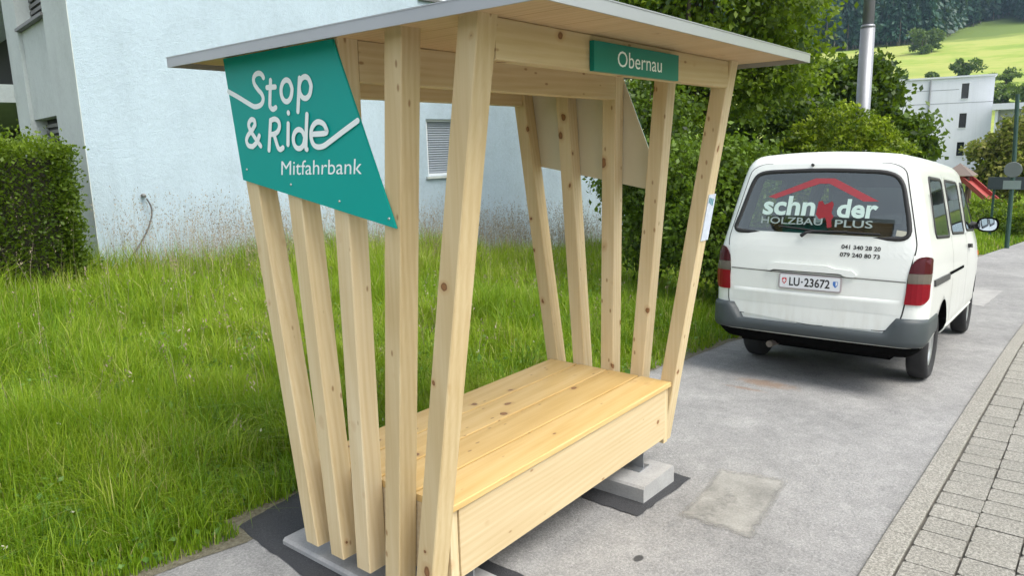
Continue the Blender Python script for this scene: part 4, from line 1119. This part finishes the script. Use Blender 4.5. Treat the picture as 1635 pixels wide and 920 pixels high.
# flowering grass stems with brownish panicles, dense along the wall
def panicles():
    x, y = sow(34000, -.8, 15, 3.6, 12)
    dw = np.where(x > BX, wall_y(x)-y, 8); de = y-edge_y(x)
    pr = np.where(dw < 2.4, .72, .025)*np.clip((de-.4), .0, 1)*np.clip(.15+1.4*vnoise(x, y, .9, 13), 0, 1)
    k = rng.random(len(x)) < pr; x, y, dw, de = x[k], y[k], dw[k], de[k]
    n = len(x); H = np.interp(de, [0, 2, 5, 8], [.38, .6, .88, 1.28])*rng.uniform(.55, 1.25, n)
    P = np.stack([x, y, ground_z(x)], 1); az = rng.uniform(0, 6.28, n); ln = rng.uniform(.05, .28, n)
    d = np.stack([np.cos(az), np.sin(az), np.zeros(n)], 1)
    st = curve_blades(P, H, np.full(n, .0042), np.full(n, .75), .001)
    Vs = st[0].reshape(n, 5, 3); f = np.array([0, 0, .45, .45, 1.])
    Vs = Vs + d[:, None, :]*(ln*H)[:, None, None]*(f**1.6)[None, :, None]
    stems = (Vs.reshape(-1, 3), st[1], st[2], st[3])
    m_ = 13; tt = rng.uniform(.66, 1.02, (n, m_)); ctr = P[:, None, :] + np.array([0, 0, 1.])*(H[:, None]*tt)[..., None] + d[:, None, :]*((ln*H)[:, None]*tt**1.6)[..., None]
    sp = .045*(1.05-tt)/.4*rng.uniform(.3, 1.4, (n, m_)); aa = rng.uniform(0, 6.28, (n, m_))
    ctr = ctr + np.stack([np.cos(aa)*sp, np.sin(aa)*sp, sp*.3], -1)
    ctr = ctr.reshape(-1, 3); D = rng.normal(0, .5, ctr.shape) + np.array([0, 0, 1.])
    lv = leaves(ctr, D, rng.uniform(.014, .036, len(ctr)), .1, .35)
    return stems, (lv[0], lv[1], lv[2], np.repeat(np.repeat(rng.random(n), m_), 4))
stems, heads = panicles()
V, C, Ix, T = merge([heads, (stems[0], stems[1], stems[2], np.clip(stems[3]*0+.8, 0, 1))])
tag(fast_mesh('flowering_grass', V, C, Ix, T, STRAW), kind='stuff')
# clover, dandelion and other herb leaves in the sward
x, y = sow(30000, -1, 11, 2.8, 7)
k = rng.random(len(x)) < np.clip(1.9*vnoise(x, y, .55, 21)-.65, 0, 1); x, y = x[k], y[k]; n = len(x)
de = y-edge_y(x)
P = np.stack([x, y, ground_z(x)+rng.uniform(.03, 1, n)*np.interp(de, [0, 1, 3], [.08, .2, .34])], 1)
D = rng.normal(0, 1, (n, 3)); D[:, 2] = np.abs(D[:, 2])*.6
lv = leaves(P, D, rng.uniform(.018, .06, n)*np.where(rng.random(n) < .1, 1.7, 1), .12, .6)
tag(fast_mesh('meadow_herbs', lv[0], lv[1], lv[2], np.repeat(rng.random(n), 4), HERB), kind='stuff')
x, y = sow(90, -.5, 9, 3.1, 7); n = len(x)
P = np.stack([x, y, ground_z(x)+rng.uniform(.08, .3, n)], 1); P = np.repeat(P, 4, 0)+rng.normal(0, .006, (4*n, 3))
lv = leaves(P, rng.normal(0, 1, (4*n, 3)), rng.uniform(.010, .018, 4*n), .1, .8)
tag(fast_mesh('clover_flowers', lv[0], lv[1], lv[2], np.repeat(rng.random(4*n), 4), leafmat('pale_petal', (.55, .55, .40), (.75, .72, .55), .2)), kind='stuff')

def limb_tree(name, base, label, cat, blobs, nleaf, size, mat, trunk_r, group=None, clump=.22, trunk_h=None, extra=None, tintshift=0., upright=.25, per=26, shell=.35, tidy=.7):
    """trunk and limbs reaching into every blob (centre, radii); leaves in small clumps over the blobs"""
    rt = root(name, base, label, cat, group)
    B = Vector(base); m = MB()
    bl = [(Vector(c), Vector(r_)) for c, r_ in blobs]
    top = max(c.z for c, _ in bl); ht = trunk_h or (top-base[2])*.55
    cx_ = sum(c.x for c, _ in bl)/len(bl); cy_ = sum(c.y for c, _ in bl)/len(bl)
    fork = Vector((B.x+(cx_-B.x)*.3, B.y+(cy_-B.y)*.3, B.z+ht))
    m.tube([B-Vector((0, 0, .1)), B.lerp(fork, .5)+Vector((.04, -.03, 0)), fork], [trunk_r*1.25, trunk_r, trunk_r*.75], 8)
    for c, r_ in bl:
        for q in range(3):
            e = c + Vector((random.uniform(-.6, .6)*r_.x, random.uniform(-.6, .6)*r_.y, random.uniform(-.2, .75)*r_.z))
            st_ = B.lerp(fork, random.uniform(.6, 1)); mid = st_.lerp(e, .5)+Vector((random.uniform(-.1, .1), random.uniform(-.1, .1), random.uniform(0, .15)))*(c-fork).length*.6
            m.tube([st_, mid, e], [trunk_r*.45, trunk_r*.28, trunk_r*.08], 6)
    tk = m.build('trunk', BARK, rt, smooth=True)
    vol = np.array([max(r_.x*r_.y, r_.x*r_.z, r_.y*r_.z) for _, r_ in bl]); vol = vol/vol.sum()
    Ps = []; Ts = []; Ds = []
    for (c, r_), w in zip(bl, vol):
        nc = max(3, int(nleaf*w/per))
        dr = rng.normal(size=(nc, 3)); dr /= np.linalg.norm(dr, axis=1, keepdims=True)
        rad = rng.uniform(shell, 1.0, nc)**.55*(1+rng.normal(0, .07, nc))
        cc = np.array(c) + dr*rad[:, None]*np.array(r_)
        p = np.repeat(cc, per, 0) + rng.normal(0, clump, (nc*per, 3))*np.array([1, 1, .7])
        Ps.append(p); Ds.append(np.repeat(dr, per, 0)*.6 + rng.normal(0, tidy, (nc*per, 3)) - np.array([0, 0, upright]))
        Ts.append(np.clip(np.repeat(rng.uniform(0, .75, nc), per) + rng.normal(.1, .15, nc*per) + tintshift, 0, 1))
    P = np.concatenate(Ps); D = np.concatenate(Ds); T = np.concatenate(Ts)
    k = P[:, 2] > base[2]+.05; P, D, T = P[k], D[k], T[k]
    lv = leaves(P, D, size*rng.uniform(.6, 1.3, len(P)), .25, .6)
    fast_mesh('crown', lv[0], lv[1], lv[2], np.repeat(T, 4), mat, rt, base)
    if extra is not None:
        pe, se, me_, nm = extra
        lv = leaves(pe, rng.normal(size=pe.shape), np.full(len(pe), se), .1, .9)
        fast_mesh(nm, lv[0], lv[1], lv[2], np.repeat(rng.random(len(pe)), 4), me_, rt, base)
    return rt
L_MID = leafmat('mid_green_leaf', (.020, .055, .004), (.245, .345, .02), .42)
L_DARK = leafmat('dark_green_leaf', (.008, .026, .004), (.15, .245, .022), .30)
L_DEEP = leafmat('deep_green_leaf', (.008, .028, .004), (.095, .165, .016), .28)
L_YEL = leafmat('yellow_green_leaf', (.024, .058, .004), (.22, .315, .016), .36)
L_OLIVE = leafmat('olive_brown_leaf', (.09, .115, .02), (.34, .33, .075), .35)
L_BUSH = leafmat('clipped_bush_leaf', (.030, .070, .006), (.36, .45, .022), .40)
PETAL = leafmat('white_blossom', (.62, .64, .56), (.80, .80, .72), .3)

# big tree over the far end of the shelter roof
gz = lambda x: float(ground_z(x))
limb_tree('broadleaf_tree', (12.4, 6.2, gz(12.4)), 'tall mid green tree whose crown rises behind the far roof corner', 'tree',
          [((12.2, 5.2, 4.6), (1.8, 1.8, 1.3)), ((12.9, 5.3, 5.6), (1.6, 1.5, 1.2)), ((12.3, 6.8, 5.4), (1.8, 1.8, 1.6)), ((12.8, 4.5, 3.9), (1.1, .75, .8)), ((12.9, 5.9, 7.0), (1.9, 1.9, 1.5)), ((12.0, 6.6, 3.4), (1.4, 1.5, 1.1)), ((12.9, 4.5, 3.05), (1.0, .75, .6)), ((12.5, 5.3, 2.9), (1.2, .9, .8))],
          46000, .115, L_MID, .14, clump=.20)
e0 = []
for k in range(16):
    c = np.array([rng.uniform(9.3, 10.2), rng.uniform(4.85, 5.7), rng.uniform(2.1, 2.85)])
    e0.append(c+rng.normal(0, 1, (14, 3))*np.array([.06, .06, .03]))
limb_tree('flowering_shrub', (9.9, 5.5, gz(9.9)), 'dark shrub with white blossom clusters seen between the far posts', 'shrub',
          [((9.9, 5.4, 1.7), (.95, .75, 1.0)), ((9.9, 5.3, 2.35), (.75, .65, .55)), ((9.7, 5.0, .75), (.8, .6, .6))], 15000, .085, L_DARK, .05, clump=.12, trunk_h=.7, extra=(np.concatenate(e0), .03, PETAL, 'blossom'))
limb_tree('dense_shrub', (9.4, 4.0, gz(9.4)), 'dense leafy shrub with pale shoots close beside the van', 'shrub',
          [((9.3, 3.95, .95), (.85, .68, 1.1)), ((9.45, 3.75, 1.55), (.65, .5, .45)), ((9.2, 4.4, 1.4), (.6, .5, .6)), ((9.6, 3.65, .5), (.7, .45, .6))], 19000, .075, L_DARK, .04, clump=.10, trunk_h=.5, tintshift=.2)
limb_tree('rounded_bush', (13.6, 3.5, gz(13.6)), 'clipped rounded yellow green bush below the lamp post', 'bush',
          [((13.55, 3.55, .95), (.95, 1.0, 1.47)), ((13.5, 3.0, .95), (.75, .62, 1.2)), ((13.5, 4.1, .95), (.75, .5, 1.22))], 46000, .07, L_BUSH, .05, clump=.05, trunk_h=.5, shell=.86)
limb_tree('tall_shrub', (16.0, 5.2, gz(16)), 'tall dark shrub filling the gap behind the rounded bush', 'shrub',
          [((16.0, 5.0, 1.5), (1.0, .9, 1.5)), ((15.9, 5.9, 1.8), (1.0, .9, 1.4)), ((16.2, 6.8, 1.7), (1.0, .9, 1.5)), ((16.0, 4.5, 1.0), (.9, .7, 1.2))], 17000, .13, L_DEEP, .07, clump=.14, trunk_h=.6, tintshift=.1)
limb_tree('bushy_tree', (18.8, 3.9, gz(18.8)), 'bushy dark green tree right of the lamp post', 'tree',
          [((18.7, 4.6, 2.6), (1.2, .95, 1.0)), ((18.8, 3.65, 1.75), (.9, .5, .7)), ((18.6, 4.8, 2.9), (1.1, 1.0, .9)), ((18.8, 4.5, 3.2), (.8, .55, .6)), ((18.7, 3.6, 1.2), (.9, .5, .8)), ((18.6, 5.6, 2.9), (1.0, 1.0, 1.0)), ((18.8, 3.25, 1.9), (.5, .25, .5))],
          19000, .15, L_DEEP, .1, clump=.16, tintshift=.02)
limb_tree('rowan_tree', (37.8, 3.1, gz(37.8)), 'olive brown tree behind the road sign in front of the balconies', 'tree',
          [((37.8, 3.5, .3), (1.2, .85, 1.0)), ((37.9, 3.2, 1.6), (.9, .65, .8)), ((37.9, 2.8, 2.3), (.6, .5, .6)), ((37.8, 4.35, 1.35), (.7, .3, .35)), ((37.9, 2.4, .6), (1.2, .8, 1.1))], 7000, .22, L_OLIVE, .1, clump=.2)
for k, (x_, y_, r_) in enumerate([(27.5, 2.0, .75), (29.5, 1.7, .7), (31.5, 3.2, .8), (30.0, 2.6, .5)]):
    limb_tree('low_shrub', (x_, y_, gz(x_)), ['low bright shrub right behind the road sign pole', 'low bright shrub furthest right beside the road', 'low shrub beside the foot of the red slide', 'smallest low shrub between slide and road sign'][k], 'shrub',
              [((x_, y_, gz(x_)+.45), (r_, r_*.9, .5))], 1600, .12, L_YEL, .03, 'low shrubs by the playground', clump=.1, trunk_h=.2)
# box hedge in front of the building's left side
hd = root('clipped_hedge', (2.5, 11.4, 0), 'square clipped hedge with bright top at the left edge of the meadow', 'hedge')
HX0, HX1, HDY, HZ = -1.0, 3.98, 1.3, 2.12
def hb(u, v, z): return (HX1 + u*CB - v*SB, 10.72 + u*SB + v*CB, z)
ph = []; nh = []
for k in range(52000):
    f = random.random(); u, v, z = random.uniform(-5, 0), random.uniform(0, HDY), random.uniform(-.1, HZ)
    if f < .42: v = random.gauss(.03, .085); nn_ = (0, -1, .35)
    elif f < .66: u = random.gauss(-.03, .085); nn_ = (1, 0, .35)
    elif f < .86: z = HZ+random.gauss(-.02, .10)+.08*math.sin(u*5.1)*math.sin(v*4+u*2.3); nn_ = (0, 0, 1)
    else: nn_ = (0, 0, 1)
    ph.append(hb(u+random.gauss(0, .015), v, z)); nh.append(nn_)
P = np.array(ph); D = np.array(nh, float)+rng.normal(0, .75, P.shape)
zt_ = np.clip((P[:, 2]-1.75)/.4, 0, 1)
T = np.clip(.22*rng.random(len(P))+.20*vnoise(P[:, 0]*1.0, P[:, 2], .3, 31)+.5*zt_*rng.random(len(P)), 0, 1)     # top leaves lighter and yellower: overhead light put into the tint
lv = leaves(P, D, rng.uniform(.035, .072, len(P)), .25, .65)
fast_mesh('crown', lv[0], lv[1], lv[2], np.repeat(T, 4), L_YEL, hd, (2.5, 11.4, 0))
m = MB(); m.box(-4.9, -.16, .16, HDY-.1, -.1, HZ-.16, hb); m.build('dark_core', plain('hedge_core_shade', (.03, .03, .015), rough=1, var=.4, vscale=25), hd)  # solid box added inside the leaves, dark for the shade within

# ------------------------------------------------------------------ lamp post, sign pole, playground
LAMP = plain('lamp_post_steel', (.30, .31, .33), rough=.45, metal=.5, var=.08)
lp = root('lamp_post', (15.56, 3.73, gz(15.56)), 'grey steel lamp post with a collar rising behind the rounded bush', 'lamp post')
m = MB(); m.tube([(15.56, 3.73, gz(15.56)-.1), (15.56, 3.73, 4.0)], [.135, .128], 20); m.tube([(15.56, 3.73, 4.0), (15.56, 3.73, 4.05)], [.133, .118], 20); m.build('lower_pole', LAMP, lp, smooth=True)
m = MB(); m.tube([(15.56, 3.73, 4.05), (15.56, 3.73, 8.2)], [.102, .075], 20); m.build('upper_pole', LAMP, lp, smooth=True)
m = MB(); m.tube([(15.56, 3.73, 8.2), (15.4, 3.2, 8.35), (15.2, 2.6, 8.38)], [.05, .045, .04], 10); m.box(14.9, 15.4, 1.95, 2.6, 8.34, 8.44); m.build('lamp_head', LAMP, lp)
GREENP = plain('dark_green_paint', (.025, .07, .055), rough=.5)
sp_ = root('road_sign', (23.93, 1.87, gz(23.93)), 'dark green pole with a round sign seen from its grey back', 'traffic sign')
m = MB(); m.tube([(23.93, 1.84, gz(23.9)-.05), (23.93, 1.87, 1.2), (23.93, 1.94, 3.0)], [.06, .055, .05], 10); m.build('pole', GREENP, sp_)
m = MB(); m.lathe([(0, 0), (.20, 0), (.21, .01), (.20, .02), (0, .02)], lambda c, s_, e: (23.86-e, 1.87+c, 1.02+s_), 24); m.build('sign_disc', plain('weathered_sign_back', (.15, .175, .165), rough=.6), sp_)
m = MB(); m.box(23.84, 23.86, 1.66, 2.06, .50, .73); m.build('sub_plate', plain('green_grey_plate', (.22, .28, .26), rough=.5), sp_)
wl_ = root('direction_board', (26.2, 1.8, gz(26)), 'dark wooden notice board low behind the road sign', 'notice board')
m = MB(); m.box(26.2, 26.24, 1.30, 2.65, .35, .72); m.build('board', plain('dark_board', (.04, .055, .06), rough=.6), wl_)
m = MB(); m.box(26.245, 26.30, 1.4, 1.46, gz(26)-.05, .72); m.build('post', GREENP, wl_)
m = MB(); m.box(26.245, 26.30, 2.45, 2.51, gz(26)-.05, .72); m.build('post', GREENP, wl_)
ht_ = root('play_hut', (33.7, 4.35, gz(33.7)), 'small wooden playground tower with shingled pyramid roof', 'play tower')
m = MB(); cx_, cy_ = 33.7, 4.38
zf = gz(33.7)
m.v = [(cx_-.72, cy_-.55, .45), (cx_+.72, cy_-.55, .45), (cx_+.72, cy_+.55, .45), (cx_-.72, cy_+.55, .45), (cx_, cy_, .92)]
m.f = [(0,1,4), (1,2,4), (2,3,4), (3,0,4), (3,2,1,0)]; m.build('roof', plain('shingle_brown', (.17, .135, .115), rough=.9, var=.3, vscale=30), ht_)
for a, b in ((-.45, -.35), (.45, -.35), (-.45, .35), (.45, .35)):
    m = MB(); m.tube([(cx_+a, cy_+b, zf-.1), (cx_+a, cy_+b, .46)], .06, 8); m.build('post', plain('weathered_post', (.14, .10, .07), rough=.9), ht_)
m = MB(); m.box(cx_-.5, cx_+.5, cy_-.4, cy_+.4, zf+.55, zf+.62); m.build('platform', plain('weathered_deck', (.2, .15, .1), rough=.9), ht_)
RED = plain('red_slide_plastic', (.36, .06, .05), rough=.5)
sl = root('playground_slide', (32.4, 3.3, gz(32.4)), 'red slide running down from the wooden play tower', 'slide')
m = MB(); A, B_ = Vector((33.3, 4.15, .30)), Vector((32.0, 2.70, -.72))
prof = [(-.24, .16), (-.24, -.02), (.24, -.02), (.24, .16), (.21, .16), (.21, .02), (-.21, .02), (-.21, .16)]
dirn = (B_-A).normalized(); sdv = dirn.cross(Vector((0, 0, 1))).normalized(); upv = sdv.cross(dirn)
ptsl = [A, A.lerp(B_, .12)+Vector((0, 0, .03)), A.lerp(B_, .85)-Vector((0, 0, .06)), B_, B_+Vector((dirn.x, dirn.y, 0))*.35]
for p_ in ptsl:
    for a, b in prof: m.v.append(tuple(p_+sdv*a+upv*b))
m.f = [(8*i+j, 8*i+(j+1) % 8, 8*i+8+(j+1) % 8, 8*i+8+j) for i in range(len(ptsl)-1) for j in range(8)] + [tuple(range(8)), tuple(range(39, 31, -1))]
m.build('chute', RED, sl)
m = MB(); m.box(33.3, 33.36, 3.9, 4.25, .15, .42); m.build('slide_entry', RED, sl)

# ------------------------------------------------------------------ hillside trees and woods
def lumps_tree(x, y, h, w, kind, dens, seed):
    """far tree as verts of leaf clumps: kind 0 conifer, 1 broadleaf"""
    r = np.random.default_rng(seed); z = float(terrain(x, y)); n = dens
    if kind == 0:
        t = r.random(n)**.8; rad = w*(1-t)*(.55+.45*r.random(n)); a = r.uniform(0, 6.28, n)
        P = np.stack([x+rad*np.cos(a), y+rad*np.sin(a), z+h*(.10+.90*t)], 1)
        D = np.stack([np.cos(a), np.sin(a), np.full(n, -.9)], 1)
    else:
        nc = 16; cd = r.normal(size=(nc, 3)); cd /= np.linalg.norm(cd, axis=1, keepdims=True); cd *= r.uniform(.35, .95, (nc, 1)); cr = r.uniform(.22, .48, nc)
        pick = r.integers(0, nc, n); d = r.normal(size=(n, 3)); d /= np.linalg.norm(d, axis=1, keepdims=True)
        u_ = cd[pick]+d*(cr[pick]*r.uniform(.4, 1.05, n))[:, None]
        P = np.array([x, y, z+h*.55])+u_*np.array([w, w, h*.46]); P[:, 2] = np.maximum(P[:, 2], z+.1); D = d+r.normal(0, .5, d.shape)
    return P, D, np.clip(r.random()*.7+r.normal(.12, .14, n), 0, 1)
L_CON = leafmat('conifer_needles', (.006, .034, .022), (.034, .110, .066), .1)
L_FAR = leafmat('far_leaf', (.05, .09, .025), (.14, .20, .05), .25)
def wood_stuff(name, pts, mat, size, dens, hr, wr, mixk):
    Ps = []; Ds = []; Ts = []; trunks = MB()
    for i, (x, y) in enumerate(pts):
        kd = 1 if random.random() < mixk else 0; h = random.uniform(*hr); w = random.uniform(*wr)*(1.25 if kd else 1)
        p, d, t = lumps_tree(x, y, h*(.8 if kd else 1), w, kd, dens, i+11); Ps.append(p); Ds.append(d); Ts.append(t)
        z = float(terrain(x, y)); trunks.tube([(x, y, z-.5), (x, y, z+h*.7)], [.32, .1], 5, False)
    P = np.concatenate(Ps); D = np.concatenate(Ds); T = np.concatenate(Ts)
    lv = leaves(P, D, size*rng.uniform(.7, 1.4, len(P)), .2, .6)
    o = fast_mesh(name, lv[0], lv[1], lv[2], np.repeat(T, 4), mat); tag(o, kind='stuff')
    o2 = trunks.build(name+'_trunks', plain('pale_far_trunk', (.24, .20, .17), rough=.9), None, recalc=False); tag(o2, kind='stuff')
def polar(az, d): return d*math.cos(az), d*math.sin(az)
pts = []
for k in range(520):        # left wood: comes further down the slope
    az = R(random.uniform(8.3, 26)); lim = np.interp(math.degrees(az), [8.3, 8.8, 9.4, 26], [415, 375, 338, 318])
    d = lim + abs(random.gauss(0, 1))*55 + random.uniform(0, 8); pts.append(polar(az, d))
wood_stuff('left_forest', pts, L_CON, 2.4, 240, (17, 26), (3.4, 5.2), .3)
pts = []
for k in range(420):
    az = R(random.uniform(1.5, 9.2)); d = 438 + 12*math.sin(math.degrees(az)*1.3) + abs(random.gauss(0, 1))*70 + random.uniform(0, 10); pts.append(polar(az, d))
wood_stuff('right_forest', pts, L_CON, 2.6, 240, (18, 28), (3.2, 4.8), .22)
# single trees on the field and behind the tower
FT = [(228, 30.6, 5.8, 4.0, 1, 'round dark tree on the field just above the tower roof'), (226, 37.5, 2.8, 2.0, 1, 'small shrub on the bright field above the tower'),
      (224, 44, 2.0, 1.6, 1, 'low dark bush left of the tower roof on the field edge'), (147, 29.9, 10, 1.6, 0, 'slim dark conifer beside the lamp post foot of the hill'), (157, 34, 10, 4.4, 1, 'grey green broad tree behind the tower left of its roof'),
      (140, 33, 9.0, 4.0, 1, 'broad tree left of the slim conifer below the wood'), (150, 25, 9, 4.0, 1, 'spreading tree behind the downpipe side of the tower'),
      (170, 12, 5, 4.5, 1, 'bushy tree right of the tower above the balconies'), (165, 5, 6, 4.5, 1, 'bushy tree at the right edge above the balconies'), (180, 17, 4, 5, 1, 'wide bush right behind the tower corner'),
      (300, 50.7, 8, 4.5, 1, 'pale bush at the lower corner of the left wood'), (296, 53, 9, 5, 1, 'leafy tree at the tip of the left wood'), (215, 20, 3.5, 3.5, 1, 'long low hedge bush along the foot of the field')]
for i, (x, y, h, w, kd, lab) in enumerate(FT):
    z = float(terrain(x, y)); rt = root('field_tree', (x, y, z), lab, 'tree', 'single trees on the hillside')
    p, d, t = lumps_tree(x, y, h, w, kd, 1500, 900+i)
    lv = leaves(p, d, rng.uniform(.5, 1.1, len(p))*max(.7, w/4.5), .2, .6)
    fast_mesh('crown', lv[0], lv[1], lv[2], np.repeat(t, 4), L_FAR if kd else L_CON, rt, (x, y, z))
    m = MB(); m.tube([(x, y, z-.4), (x, y, z+h*.7)], [.22, .07], 6); m.build('trunk', BARK, rt)

# ------------------------------------------------------------------ the air between here and the wooded hill
hm = bpy.data.materials.new('haze'); hm.use_nodes = True; hn = hm.node_tree.nodes
hn.remove(hn['Principled BSDF']); pvn = hn.new('ShaderNodeVolumePrincipled')
pvn.inputs['Color'].default_value = (.55, .80, 1.0, 1); pvn.inputs['Density'].default_value = HAZE; pvn.inputs['Anisotropy'].default_value = .2
hm.node_tree.links.new(pvn.outputs[0], hn['Material Output'].inputs['Volume'])
m = MB(); m.box(-60, 1180, -650, 760, -7, 330)
tag(m.build('haze', hm), kind='stuff')

for o in bpy.data.objects:
    if '_world' in o: del o['_world']
